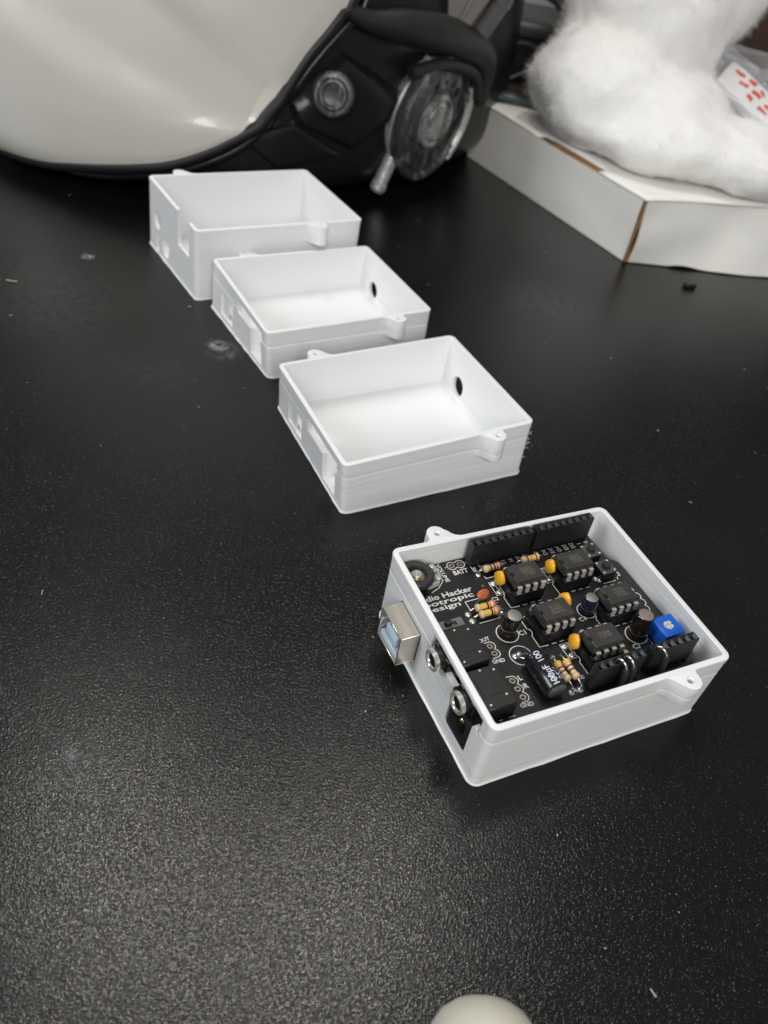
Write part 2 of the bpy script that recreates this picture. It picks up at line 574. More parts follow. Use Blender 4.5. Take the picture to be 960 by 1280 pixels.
case("tallest empty white printed case at the back, with a deep notch open at its rim",
     78.14, 60.43, 31.4, -97.99, 318.7, 36.3, W1,
     [prism_x([(21.6, 34), (21.6, 16), (8.2, 16), (8.2, 34)], -3, 2.4),
      prism_x(disc(48.4, 15.7, 4.1), -3, 2.4), prism_x([(50.2, 8.6), (50.2, 1.7), (46.6, 1.7), (46.6, 8.6)], -3, 2.4),
      prism_x(disc(37.3, 7.2, 4.6), -3, 2.4), prism_x([(37.0, 2.4), (37.0, 1.65), (34.0, 1.65), (34.0, 2.4)], -3, 2.4)],
     [(22.0, -.06)], 1)

# ---------------------------------------------------------------- circuit boards
CB = Matrix.Translation((34.09, 111.07, 0)) @ Matrix.Rotation(math.radians(30.54), 4, 'Z') @ Matrix.Translation((1.97, 4.23, 0)) @ Matrix.Rotation(math.radians(1.265), 4, 'Z')
borg = CB @ Vector((0, 0, 0))
brot = math.radians(30.54 + 1.265)
ZT = 18.08                        # top face of the upper board

OUT = [(0, 0), (66.0, 0), (66.0, 1.3), (68.5, 3.8), (68.5, 37.8), (66.0, 40.3), (66.0, 51.6), (64.4, 53.2), (0, 53.2)]

# lower board with its USB and power sockets
uno = empty("microcontroller_board", "black controller board under the upper board, with steel USB socket and black power socket", "circuit board", (borg.x, borg.y, 4.1), brot)
U0 = 1.6                          # its own top face; local z measured from its underside
bm = NB(); prism(bm, OUT, 0, 1.6); finish("board", bm, M['pcb'], uno)
# usb shell
bm = NB()
y0, y1, z0, z1, xf, xb, tt = 32.35, 44.4, U0, U0 + 11.1, -6.9, 9.5, .45
box(bm, xf, xb, y0, y1, z1 - tt, z1, .12)
box(bm, xf, xb, y0, y1, z0, z0 + tt, .12)
box(bm, xf + .003, xb, y0 + .003, y0 + tt, z0 + tt, z1 - tt, 0)
box(bm, xf + .003, xb, y1 - tt, y1 - .003, z0 + tt, z1 - tt, 0)
box(bm, xb - tt, xb - .01, y0 + tt, y1 - tt, z0 + tt, z1 - tt, 0)
usb = finish("usb_shell", bm, M['steel'], uno)
bm = NB()
box(bm, -2.6, -.6, y0 + .5, y1 - .5, z0 + .5, z1 - .5)
finish("inner_wall", bm, M['usbblue'], usb)
bm = NB()
box(bm, -6.3, -1.2, 35.3, 41.6, z0 + 3.6, z0 + 7.6, .35, seg=2)
finish("tongue", bm, M['usbblue'], usb)
bm = NB()
box(bm, -6.3, -1.2, y0 + .55, y1 - .55, z0 + .5, z0 + 2.5, .2)
finish("insulator", bm, M['usbblue'], usb)
bm = NB()
for q in (36.6, 40.2):
    box(bm, -5.6, -1.2, q - .4, q + .4, z0 + 7.6, z0 + 7.8)
    box(bm, -5.6, -1.2, q - .4, q + .4, z0 + 3.35, z0 + 3.6)
finish("contact", bm, M['brass'], usb)
bm = NB()
for yy in (y0, y1):
    sgn = 1 if yy == y0 else -1
    tube(bm, [(xf + .3, yy + .5 * sgn, z0 + 4), (xf + 1.2, yy + 1.4 * sgn, z0 + 5.4), (xf + 3.2, yy + .5 * sgn, z0 + 6.2)], .3, 6)
finish("shield_spring", bm, M['steel'], usb)
# dc power socket
bm = NB()
box(bm, -1.9, 11.5, 3.2, 12.4, U0, U0 + 11, .35, seg=2)
bm2 = NB(); lathe(bm2, [(3.1, -3), (3.1, 7)], (0, 7.8, U0 + 6.3), (1, 0, 0), n=28)
dcs = boolean_cut(bm, [bm2])
dc = finish("power_socket", dcs, M['jack'], uno)
bm = NB(); lathe(bm, [(1.05, -6), (1.05, 1.2), (.7, 1.8), (.15, 2.0)][::1], (0.6, 7.8, U0 + 6.3), (-1, 0, 0), n=14)
finish("centre_pin", bm, M['brass'], dc)
# lower headers
def header(name, n, x0, yc, zb, zt, parent, lip=True):
    """female header with n funnel shaped openings, first pin at x0"""
    bm = NB()
    p, w2 = 2.54, 1.27
    xa = x0 - p / 2
    for i in range(n):
        cx = x0 + i * p
        a = [(cx - p / 2, yc - w2), (cx + p / 2, yc - w2), (cx + p / 2, yc + w2), (cx - p / 2, yc + w2)]
        lv = [(a, zt), ([(cx + (px - cx) * .80, yc + (py - yc) * .80) for px, py in a], zt - .01),
              ([(cx + (px - cx) * .36, yc + (py - yc) * .36) for px, py in a], zt - .75),
              ([(cx + (px - cx) * .34, yc + (py - yc) * .34) for px, py in a], zt - 3.5)]
        rs = [[bm.verts.new((px, py, q)) for px, py in l] for l, q in lv]
        for r0, r1 in zip(rs, rs[1:]):
            for k in range(4): bm.faces.new((r0[k], r0[(k + 1) % 4], r1[(k + 1) % 4], r1[k]))
        bm.faces.new(rs[-1])
        lo = [bm.verts.new((px, py, zb)) for px, py in a]
        bm.faces.new((lo[0], lo[1], rs[0][1], rs[0][0]))
        bm.faces.new((lo[2], lo[3], rs[0][3], rs[0][2]))
        bm.faces.new(lo[::-1])
        if i == 0: bm.faces.new((lo[3], lo[0], rs[0][0], rs[0][3]))
        if i == n - 1: bm.faces.new((lo[1], lo[2], rs[0][2], rs[0][1]))
        if i < n - 1:   # moulding groove between cells
            pass
    bmesh.ops.remove_doubles(bm, verts=bm.verts, dist=.001)
    return finish(name, bm, M['header'], parent, 20)
header("header", 8, 45.72, 50.8, U0 + .01, U0 + 8.5, uno)
header("header", 8, 23.88, 50.8, U0 + .01, U0 + 8.5, uno)
header("header", 6, 50.8, 2.54, U0 + .01, U0 + 8.5, uno)
header("header", 6, 33.02, 2.54, U0 + .01, U0 + 8.5, uno)

# upper board
sh = empty("shield_board", "black audio circuit board full of chips and capacitors lying inside the front case", "circuit board", (borg.x, borg.y, ZT - 1.6), brot)
T = 1.6
bm = NB()
prism(bm, OUT, 0, T)
finish("board", bm, M['pcb'], sh)
# pin strips pressed into the lower headers
for x0, n, yc in ((45.72, 8, 50.8), (23.88, 8, 50.8), (50.8, 6, 2.54), (33.02, 6, 2.54)):
    bm = NB()
    box(bm, x0 - 1.2, x0 + (n - 1) * 2.54 + 1.2, yc - 1.2, yc + 1.2, -2.5, -.003)
    finish("pin_strip", bm, M['header'], sh)
for x0, n, yc in ((45.72, 8, 50.8), (23.88, 8, 50.8), (50.8, 6, 2.54), (33.02, 6, 2.54)):
    header("header", n, x0, yc, T + .35, T + 8.5, sh)
for x0, n, yc in ((45.72, 8, 50.8), (23.88, 8, 50.8), (50.8, 6, 2.54), (33.02, 6, 2.54)):
    for i in range(n):
        bm = NB()
        box(bm, x0 + i * 2.54 - .3, x0 + i * 2.54 + .3, yc - 1.9, yc + .3, T + .02, T + .35)
        finish("header_foot", bm, M['socket'], sh)

# silkscreen: flat lines and lettering
def silk_lines(name, paths, wd=.26):
    bm = NB()
    for p in paths:
        P = [Vector((a, b, 0)) for a, b in p]
        n = len(P)
        closed = (P[0] - P[-1]).length < .02
        l, r = [], []
        for i in range(n):
            a = P[i - 1] if i > 0 else (P[-2] if closed else P[0])
            b = P[i + 1] if i < n - 1 else (P[1] if closed else P[-1])
            t = (b - a).normalized()
            nn = Vector((-t.y, t.x, 0)) * wd / 2
            l.append(bm.verts.new(P[i] + nn + Vector((0, 0, T + .02)))); r.append(bm.verts.new(P[i] - nn + Vector((0, 0, T + .02))))
        for i in range(n - 1): bm.faces.new((r[i], r[i + 1], l[i + 1], l[i]))
    return finish(name, bm, M['silk'], sh, smooth=False)

def arc(cx, cy, r, a0=0, a1=360, n=28): return [(cx + r * math.cos(math.radians(a0 + (a1 - a0) * k / n)), cy + r * math.sin(math.radians(a0 + (a1 - a0) * k / n))) for k in range(n + 1)]

paths = [arc(21, 24.6, 3.1), arc(20.6, 17.0, 3.1), arc(47.2, 24.5, 2.7), arc(55.9, 12.7, 3.1)]
# chip outlines with the squiggle notch at their left end
for cx, cy in ((32.6, 37.3), (49.2, 37.3), (32.9, 22.9), (54.0, 22.4), (40.6, 11.2)):
    xl = cx - 5.9
    paths.append([(xl + 2, cy + 5.2), (xl, cy + 5.2), (xl, cy + 1.3), (xl + .6, cy + .9), (xl + .8, cy), (xl + .5, cy - .8), (xl, cy - 1.2), (xl, cy - 5.2), (xl + 1.6, cy - 5.2)])
    for k in range(4):
        paths.append([(cx - 4.6 + k * 2.54, cy - 5.3), (cx - 3.1 + k * 2.54, cy - 5.3)])
        paths.append([(cx - 4.6 + k * 2.54, cy + 5.3), (cx - 3.1 + k * 2.54, cy + 5.3)])
def rect(x0, y0, x1, y1): return [(x0, y0), (x1, y0), (x1, y1), (x0, y1), (x0, y0)]
paths += [rect(32.7, 11.6, 35.2, 16.7), rect(25.3, 37.2, 27.7, 42.3), rect(42.2, 36.9, 44.6, 42.0), rect(40.3, 25.0, 42.6, 30)]
paths += [[(15.2, 38.0), (22.6, 38.0)], [(15.2, 38.0), (15.2, 35.2)], [(15.4, 30.0), (21.9, 30.0)], [(21.9, 30), (21.9, 30.7)]]
paths += [[(25.4, 44.0), (30.8, 44.0)], [(25.4, 44), (25.4, 45)], [(38, 44), (42.2, 44)]]
paths += [[(28.0, 2.4), (28.6, 3.4)], [(28.6, 3.4), (28.6, 2.2)]]
# scalloped outline at the right edge beside the fourth chip
sc = [(60.4, 28.2), (64.2, 28.4)] + arc(64.4, 27.0, 1.4, 80, -60, 8) + arc(65.2, 24.6, 1.3, 60, -60, 8) + arc(65.2, 22.2, 1.3, 60, -60, 8) + arc(64.6, 19.8, 1.4, 50, -90, 8) + [(61.2, 18.3)]
paths.append(sc)
paths += [[(58.3, 31.7), (63.0, 31.7)], [(63.8, 31.8), (64.4, 32.9)], [(58.5, 13.6), (58.5, 4.8)], [(58.5, 4.8), (60.6, 4.8)]]
paths += [arc(65.2, 35.4, .8, 30, 210, 8)]
paths += [[(.8, 1.5), (3.6, 1.5)], [(4.6, 1.5), (5.7, 1.5)], [(7.6, 1.5), (9.4, 1.5)]]
# pad group outlines (beads)
def beads(cx, ys, r, flat=0.0):
    p = []
    for yy in ys: p += arc(cx, yy, r, 78, -78, 9)
    return p
paths.append([(13.0, 23.6)] + beads(14.3, (22.3, 19.8), 1.35) + [(12.9, 18.5)])
paths.append([(13.0, 12.2)] + beads(14.3, (10.7, 8.1, 5.5), 1.35) + [(12.9, 4.1)])
paths.append(arc(18.1, 51.35, 1.45, 40, 320, 16) + arc(20.7, 51.35, 1.45, 220, 500, 16) + [(18.1 + 1.45 * math.cos(math.radians(40)), 51.35 + 1.45 * math.sin(math.radians(40)))])
paths += [[(15.9, 51.3), (16.3, 51.3)], [(22.5, 51.3), (23.2, 51.3)]]
paths += [[(9.6, 52.6), (12.9, 52.9), (12.9, 46.9), (10.6, 44.9), (7.8, 43.8)]]
silk_lines("outline", paths)

dgs = []
def text(body, x, y, h, rot=0.0, mat='silk', parent=None, M4=None, name="lettering", wide=1.0, bold=.0, fitw=None):
    cu = bpy.data.curves.new("t", 'FONT')
    cu.body = body
    cu.size = 1.0
    cu.align_x = 'CENTER'
    cu.align_y = 'CENTER'
    cu.offset = bold
    cu.space_line = .86
    cu.resolution_u = 3
    o = bpy.data.objects.new("t", cu)
    C.objects.link(o)
    dg = bpy.context.evaluated_depsgraph_get()
    dg.update()
    me = bpy.data.meshes.new_from_object(o.evaluated_get(dg))
    bm = NB(); bm.from_mesh(me)
    bpy.data.objects.remove(o); bpy.data.curves.remove(cu); bpy.data.meshes.remove(me)
    k = h / .72
    if fitw:
        xs = [v.co.x for v in bm.verts]
        wide = fitw / ((max(xs) - min(xs)) * k)
    Mx = (M4 if M4 is not None else Matrix.Translation((x, y, T + .03)) @ Matrix.Rotation(rot, 4, 'Z')) @ Matrix.Diagonal((k * wide, k, k, 1))
    bmesh.ops.transform(bm, matrix=Mx, verts=bm.verts)
    return finish(name, bm, M[mat], parent or sh, smooth=False)

text("Audio Hacker", 10.3, 41.9, 1.85, bold=.016, fitw=18.4)
text("nootropic", 9.8, 39.9, 1.65, bold=.016, fitw=18.0)
text("design", 8.2, 38.0, 1.65, bold=.016, fitw=11.0)
text("BATT", 19.5, 48.5, 1.6, bold=.02, fitw=4.6)
text("VOLUME", 14.15, 49.6, 1.3, -math.pi / 2, bold=.02)
for s_, x in zip(("AREF", "GND", "13", "12", "11", "10", "D9", "D8"), range(8)):
    text(s_, 23.88 + x * 2.54, 48.3, 1.25, math.pi / 2, bold=.03, wide=.62 if len(s_) > 2 else 1)
for s_, x in zip(("D7", "D6", "D5", "D4", "D3", "D2", "1", "0"), range(8)):
    text(s_, 45.72 + x * 2.54, 48.1, 1.35, math.pi / 2, bold=.03)
text("C1", 25.2, 23.4, 1.5, bold=.02)
text("C2", 24.0, 36.3, 1.3, bold=.02)
text("C3", 53.4, 9.3, 1.45, -.1, bold=.02)
text("C4", 44.4, 22.2, 1.4, -.1, bold=.02)
text("OUT", 13.6, 24.6, 1.15, .05, bold=.03)
text("GND", 13.9, 17.3, 1.15, -.1, bold=.03)
text("L", 16.5, 10.8, 1.5, bold=.02)
text("R", 16.6, 8.2, 1.5, bold=.02)
text("GND", 13.9, 3.2, 1.2, -.1, bold=.03)
text("J1", 32.4, 5.6, 1.2, -math.pi / 2, bold=.03)
text("2", 65.4, 33.6, 1.4, -.3, bold=.03)

# plated rings round near-black discs painted as shaded holes
def pads(name, pts, ro=.85, ri=.42):
    bm = NB()
    for x, y in pts:
        lathe(bm, [(ro, T), (ro, T + .05), (ri, T + .05), (ri, T + .006)], (x, y, 0), n=16, cap0=False, cap1=False)
    o = finish(name, bm, M['ringpad'], sh, 20)
    bm = NB()
    for x, y in pts: lathe(bm, [(ri, T + .004), (ri, T + .008)], (x, y, 0), n=12)
    finish("hole_shade", bm, M['hole_shade'], o)
for p in ((14.1, 22.3), (14.1, 19.8), (14.1, 10.7), (14.1, 8.1), (14.1, 5.5), (18.1, 51.35), (20.7, 51.35)):
    pads("plated_pad", [p])
pads("via", [(23.1, 41.8), (38.9, 31.2)], .42, .22)
def blobs(name, pts, r=.85, h=.55, parent=None):
    for x, y in pts:
        bm = NB()
        k = random.uniform(.85, 1.15)
        lathe(bm, [(r * k, 0), (r * .9 * k, h * .45), (r * .55 * k, h * .85), (r * .25, h), (.05, h * 1.08)], (x, y, T + .01), n=12)
        finish(name, bm, M['solder'], parent or sh, 60)
blobs("solder_joint", [(23.9, 45.9), (13.8, 33.7), (13.8, 31.3), (23.4, 33.6), (23.2, 31.3), (33.7, 15.8), (33.9, 12.6), (26.4, 41.6), (26.4, 38.2), (43.3, 38.2), (27.0, 2.6), (29.7, 2.6), (28.4, 13.6), (58.0, 33.2), (57.2, 34.0), (41.4, 29)])

# chips in sockets
def chip(cx, cy, txt, flip, mat='chip', back=False):
    bm = NB()
    hw, hl = 4.55, 5.0
    box(bm, cx - hl, cx + hl, cy - hw, cy - 2.6, T + .5, T + 4.1, .1)
    box(bm, cx - hl, cx + hl, cy + 2.6, cy + hw, T + .5, T + 4.1, .1)
    box(bm, cx - hl + .02, cx - hl + 1.2, cy - 2.7, cy + 2.7, T + .9, T + 3.2)
    box(bm, cx + hl - 1.2, cx + hl - .02, cy - 2.7, cy + 2.7, T + .9, T + 3.2)
    sk = finish("chip_socket", bm, M['socket'], sh)
    bm = NB()
    for i in range(4):
        for sg in (-1, 1):
            box(bm, cx - 3.81 + i * 2.54 - .55, cx - 3.81 + i * 2.54 + .55, cy + sg * 3.9 - .5, cy + sg * 3.9 + .5, T + 4.1, T + 4.16)
            box(bm, cx - 3.81 + i * 2.54 - .3, cx - 3.81 + i * 2.54 + .3, cy + sg * 3.9 - .2, cy + sg * 3.9 + .2, T + .02, T + .5)
    finish("contact", bm, M['pin'], sk)
    # body: tapered top and bottom halves
    z0, zm, z1 = T + 4.6, T + 6.1, T + 7.75
    L2, W2 = 4.85, 3.3
    bm = NB()
    lv = [(z0, .35), (z0 + .1, .25), (zm - .12, 0), (zm + .12, 0), (z1 - .12, .26), (z1, .38)]
    rs = [[bm.verts.new((cx + sx * (L2 - d), cy + sy * (W2 - d), q)) for sx, sy in ((-1, -1), (1, -1), (1, 1), (-1, 1))] for q, d in lv]
    bm.faces.new(rs[0][::-1]); bm.faces.new(rs[-1])
    for a, b in zip(rs, rs[1:]):
        for k in range(4): bm.faces.new((a[k], a[(k + 1) % 4], b[(k + 1) % 4], b[k]))
    cut = NB(); lathe(cut, [(.85, z1 - 1.1), (.85, z1 + 1)], (cx - L2 + .1, cy, 0), n=20)
    cs = [cut]
    if not back:
        c2 = NB(); lathe(c2, [(.35, z1 - .1), (.35, z1 + 1)], (cx - L2 + 1.5, cy - W2 + 1.3, 0), n=14); cs.append(c2)
    bm = boolean_cut(bm, cs)
    ch = finish("chip", bm, M[mat], sh, 20)
    # pins
    for i in range(4):
        for sg in (-1, 1):
            x = cx - 3.81 + i * 2.54
            b = NB()
            y_in, y_o = cy + sg * 3.2, cy + sg * 4.02
            box(b, x - .66, x + .66, min(y_in, y_o), max(y_in, y_o), zm - .13, zm + .13)
            prism(b, [(x - .66, -1.45), (x - .34, -2.0), (x + .34, -2.0), (x + .66, -1.45), (x + .66, .13), (x - .66, .13)],
                  -.13, .13, Matrix.Translation((0, y_o, zm)) @ Matrix.Rotation(math.radians(sg * 4), 4, 'X') @ Matrix(((1, 0, 0, 0), (0, 0, 1, 0), (0, 1, 0, 0), (0, 0, 0, 1))))
            bmesh.ops.recalc_face_normals(b, faces=b.faces)
            finish("pin", b, M['pin'], ch, 30)
    if txt:
        text(txt, 0, 0, .88, mat='chiptext', parent=ch, M4=Matrix.Translation((cx + .3, cy, z1 + .012)) @ Matrix.Rotation(math.pi if flip else 0, 4, 'Z'), wide=.95, bold=.012)
    return ch
chip(32.6, 37.3, "23LC10\nI/P0DR4\n  © 2225", False)
chip(49.2, 37.3, "23LC10\nI/P0DR4\n  © 2225", False)
chip(32.9, 22.9, "MCP4921\nE/P0DR\n2131 ©", True)
chip(54.0, 22.4, "MCP32\nCI/P0K\n  © 2131", False)
chip(40.6, 11.2, "MC0AJF\nTL972IP", False, mat='chip', back=True)

# resistors: body along an axis with colour bands
def resistor(p0, p1, bands, bl=6.2, r=1.12, z=1.95, lab=None):
    a = Vector((p0[0], p0[1], T)); b = Vector((p1[0], p1[1], T))
    d = (b - a).normalized(); mid = (a + b) / 2
    n = 48
    prof = []
    for k in range(n + 1):
        t = k / n
        s_ = abs(t - .5) * 2
        rr = r * (.80 if s_ < .52 else (.80 + .2 * min(1, (s_ - .52) / .12))) * (1 if s_ < .8 else math.sqrt(max(.02, 1 - ((s_ - .8) / .2) ** 2)))
        prof.append((max(rr, .12), (t - .5) * bl))
    bm = NB()
    lathe(bm, prof, mid + Vector((0, 0, z)), d, n=16)
    body = finish("resistor", bm, M['resist'], sh, 50)
    for t, c in bands:
        s_ = abs(t - .5) * 2
        rr = r * (.80 if s_ < .52 else (.80 + .2 * min(1, (s_ - .52) / .12))) + .025
        b2 = NB()
        lathe(b2, [(rr - .1, (t - .5) * bl - .27), (rr, (t - .5) * bl - .25), (rr, (t - .5) * bl + .25), (rr - .1, (t - .5) * bl + .27)], mid + Vector((0, 0, z)), d, n=16)
        finish("colour_band", b2, M[c], body, 30)
    for e, sg in ((a, -1), (b, 1)):
        q = mid + d * sg * bl / 2
        pts = smooth_path([q + Vector((0, 0, z)), q + d * sg * .7 + Vector((0, 0, z)), Vector((e.x, e.y, T + z * .75)), Vector((e.x, e.y, T))], 4)
        b2 = NB(); tube(b2, pts, .26, 8); finish("lead", b2, M['lead'], body, 60)
    return body
resistor((23.9, 45.9), (32.6, 45.9), [(.36, 'band_brown'), (.54, 'band_black'), (.70, 'band_orange'), (.86, 'band_brown')])
resistor((36.6, 45.7), (45.4, 45.7), [(.30, 'band_brown'), (.5, 'band_orange'), (.66, 'band_yellow'), (.80, 'band_black')])
resistor((14.0, 33.7), (23.3, 33.6), [(.34, 'band_yellow'), (.42, 'band_yellow'), (.58, 'band_black'), (.70, 'band_orange'), (.88, 'band_orange')])
resistor((14.0, 31.3), (23.3, 31.3), [(.34, 'band_yellow'), (.42, 'band_yellow'), (.58, 'band_black'), (.70, 'band_orange'), (.88, 'band_orange')])
resistor((27.0, 2.6), (27.2, 13.4), [(.42, 'band_brown'), (.62, 'band_violet'), (.80, 'band_yellow'), (.88, 'band_yellow')])
resistor((29.7, 2.6), (29.9, 13.0), [(.42, 'band_brown'), (.62, 'band_violet'), (.80, 'band_yellow'), (.88, 'band_yellow')])
resistor((47.5, 5.0), (47.5, 14.6), [(.3, 'band_brown'), (.5, 'band_black'), (.7, 'band_orange')], z=1.4)

# yellow dipped capacitors
def dipped(cx, cy, z=3.9, rw=2.3, rh=2.9, th=1.15, yaw=math.pi / 2, tilt=0.0, mat='yellow', px=1.35, name="ceramic_capacitor", lead=1.25):
    bm = NB()
    r = bmesh.ops.create_uvsphere(bm, u_segments=24, v_segments=14, radius=1)
    for v in bm.verts:
        x, y, q = v.co
        s_ = (abs(x) ** px + abs(q) ** px) ** (1 / px) if (x or q) else 1
        l = math.hypot(x, q) or 1
        kk = (l / s_) * .97 if s_ else 1
        v.co = Vector((x * rw * (kk ** .8), y * th, q * rh * (kk ** .8)))
        if v.co.z < 0: v.co.x *= 1 - .25 * (-v.co.z / rh)
    Mx = Matrix.Translation((cx, cy, T + z)) @ Matrix.Rotation(yaw, 4, 'Z') @ Matrix.Rotation(tilt, 4, 'X')
    bmesh.ops.transform(bm, matrix=Mx, verts=bm.verts)
    o = finish(name, bm, M[mat], sh, 180)
    for sg in (-1, 1):
        q = Mx @ Vector((sg * .8, 0, -rh * .75))
        e = Vector((cx, cy, T)) + Matrix.Rotation(yaw, 3, 'Z') @ Vector((sg * lead, 0, 0))
        b2 = NB(); tube(b2, smooth_path([q, (q + e) / 2 + Vector((0, 0, .3)), e], 3), .25, 7)
        finish("lead", b2, M['lead'], o, 60)
    return o
dipped(34.3, 14.0, yaw=math.pi / 2 - .12, tilt=.08)
dipped(26.6, 40.0, yaw=math.pi / 2 + .1, tilt=-.05)
dipped(43.5, 39.6, yaw=math.pi / 2 - .05, tilt=.05, rh=2.7)
dipped(40.4, 27.4, yaw=math.pi / 2 + .3, tilt=.1, z=3.6)
dipped(19.4, 36.6, z=3.3, rw=2.2, rh=1.45, th=.7, px=2, yaw=.15, tilt=-.75, mat='orange', name="disc_capacitor", lead=1.6)

# upright electrolytic capacitors
def electro(cx, cy, r, h, sleeve, top, lean=(0, 0), stripe=None, txt=None):
    Mx = Matrix.Translation((cx, cy, T + .15)) @ Matrix.Rotation(lean[0], 4, 'X') @ Matrix.Rotation(lean[1], 4, 'Y')
    bm = NB()
    lathe(bm, [(r * .86, 0), (r, .3), (r, .9), (r * .93, 1.15), (r * .93, 1.35), (r, 1.7), (r, h - .45), (r * .97, h - .15), (r * .86, h)], n=32)
    bmesh.ops.transform(bm, matrix=Mx, verts=bm.verts)
    o = finish("electrolytic_capacitor", bm, M[sleeve], sh, 40)
    bm = NB()
    lathe(bm, [(r * .84, h - .1), (r * .84, h + .03), (r * .78, h + .05), (r * .05, h + .06)], n=28)
    bmesh.ops.transform(bm, matrix=Mx, verts=bm.verts)
    finish("vent_top", bm, M[top], o, 40)
    if stripe is not None:
        bm = NB()
        a0, a1, q0, q1 = stripe
        g = []
        for k in range(7):
            a = math.radians(a0 + (a1 - a0) * k / 6)
            g.append([bm.verts.new((math.cos(a) * (r + .02), math.sin(a) * (r + .02), q)) for q in (q0, q1)])
        for u_, v_ in zip(g, g[1:]): bm.faces.new((u_[0], v_[0], v_[1], u_[1]))
        bmesh.ops.transform(bm, matrix=Mx, verts=bm.verts)
        finish("polarity_stripe", bm, M['stripe'], o, 60)
    return o
electro(21.1, 25.0, 2.3, 7.0, 'sleeve_brown', 'alu', (math.radians(2), math.radians(2)))
electro(47.2, 24.6, 2.05, 5.4, 'sleeve_navy', 'alu', (0, 0), stripe=(-75, -15, .7, 5.0))
electro(55.9, 12.8, 2.45, 8.0, 'sleeve_brown', 'alu_brown', (math.radians(-1), math.radians(1)))
# large capacitor lying on its side with printed value
bm = NB()
Rb = 3.2
lathe(bm, [(Rb * .84, 0), (Rb * .97, .25), (Rb, .6), (Rb, 9.3), (Rb * .93, 9.7), (Rb * .93, 10.1), (Rb, 10.5), (Rb, 11.1), (Rb * .9, 11.5), (Rb * .2, 11.6)], (21.4, 2.4, T + 3.25), (.02, 1, 0), n=40)
bigc = finish("electrolytic_capacitor", bm, M['sleeve'], sh, 40)
bm = NB()
lathe(bm, [(Rb * .80, .02), (Rb * .80, -.05), (Rb * .74, -.08), (.05, -.1)], (21.4, 2.4, T + 3.25), (.02, 1, 0), n=32)
finish("vent_top", bm, M['alu'], bigc)
def curved_text(body, ang, along, h, parent):
    """lettering wrapped round the lying capacitor, reading along its axis"""
    cu = bpy.data.curves.new("t", 'FONT'); cu.body = body; cu.align_x = 'CENTER'; cu.align_y = 'CENTER'; cu.offset = .004; cu.resolution_u = 4
    o = bpy.data.objects.new("t", cu); C.objects.link(o)
    dg = bpy.context.evaluated_depsgraph_get(); dg.update()
    me = bpy.data.meshes.new_from_object(o.evaluated_get(dg))
    b = NB(); b.from_mesh(me)
    bpy.data.objects.remove(o); bpy.data.curves.remove(cu); bpy.data.meshes.remove(me)
    bmesh.ops.triangulate(b, faces=b.faces)
    bmesh.ops.subdivide_edges(b, edges=[e for e in b.edges if e.calc_length() > .15], cuts=1)
    k = h / .72
    for v in b.verts:
        u, q = v.co.x * k, v.co.y * k           # u along text (axis direction), q across (round the barrel)
        a = ang + q / Rb
        rr = Rb + .035
        v.co = Vector((21.4 + math.cos(a) * rr, 2.4 + along + u, T + 3.25 + math.sin(a) * rr))
    return finish("lettering", b, M['print_blue'], parent, smooth=False)
curved_text("100µF", math.radians(102), 3.2, 1.8, bigc)
curved_text("25V", math.radians(62), 3.2, 1.7, bigc)
curved_text("100", math.radians(102), 9.1, 1.7, bigc)
bm = NB()
tube(bm, smooth_path([(21.2, 14.0, T + 3.0), (20.7, 15.6, T + 2.4), (20.3, 17.4, T + .1)], 4), .33, 8)
tube(bm, smooth_path([(20.2, 14.0, T + 2.2), (19.2, 15.6, T + 1.4), (18.9, 17.2, T + .1)], 4), .33, 8)
finish("lead", bm, M['lead'], bigc, 60)
blobs("solder_joint", [(20.4, 17.4), (18.9, 17.2)], 1.0, .6)

# blue trimmer
bm = NB()
box(bm, 58.8, 65.6, 6.0, 12.8, T + .5, T + 5.6, .18, seg=2)
for q in ((59.4, 6.6), (65.0, 6.6), (59.4, 12.2), (65.0, 12.2)):
    box(bm, q[0] - .5, q[0] + .5, q[1] - .5, q[1] + .5, T + .02, T + .5)
cutb = NB(); lathe(cutb, [(1.55, T + 5.2), (1.55, T + 8)], (62.2, 9.5, 0), n=24)
bm = boolean_cut(bm, [cutb])
tr = finish("trimmer", bm, M['blue'], sh, 30)
bm = NB()
for k in range(4):
    a = math.pi / 4 + k * math.pi / 2
    prism(bm, [(62.2 + math.cos(a - .55) * 1.35, 9.5 + math.sin(a - .55) * 1.35), (62.2 + math.cos(a + .0) * 1.42, 9.5 + math.sin(a) * 1.42), (62.2 + math.cos(a + .55) * 1.35, 9.5 + math.sin(a + .55) * 1.35), (62.2 + math.cos(a) * .35, 9.5 + math.sin(a) * .35)], T + 5.22, T + 5.72)
lathe(bm, [(1.45, T + 5.2), (1.45, T + 5.3)], (62.2, 9.5, 0), n=20)
finish("screw_dial", bm, M['white_pl'], tr)

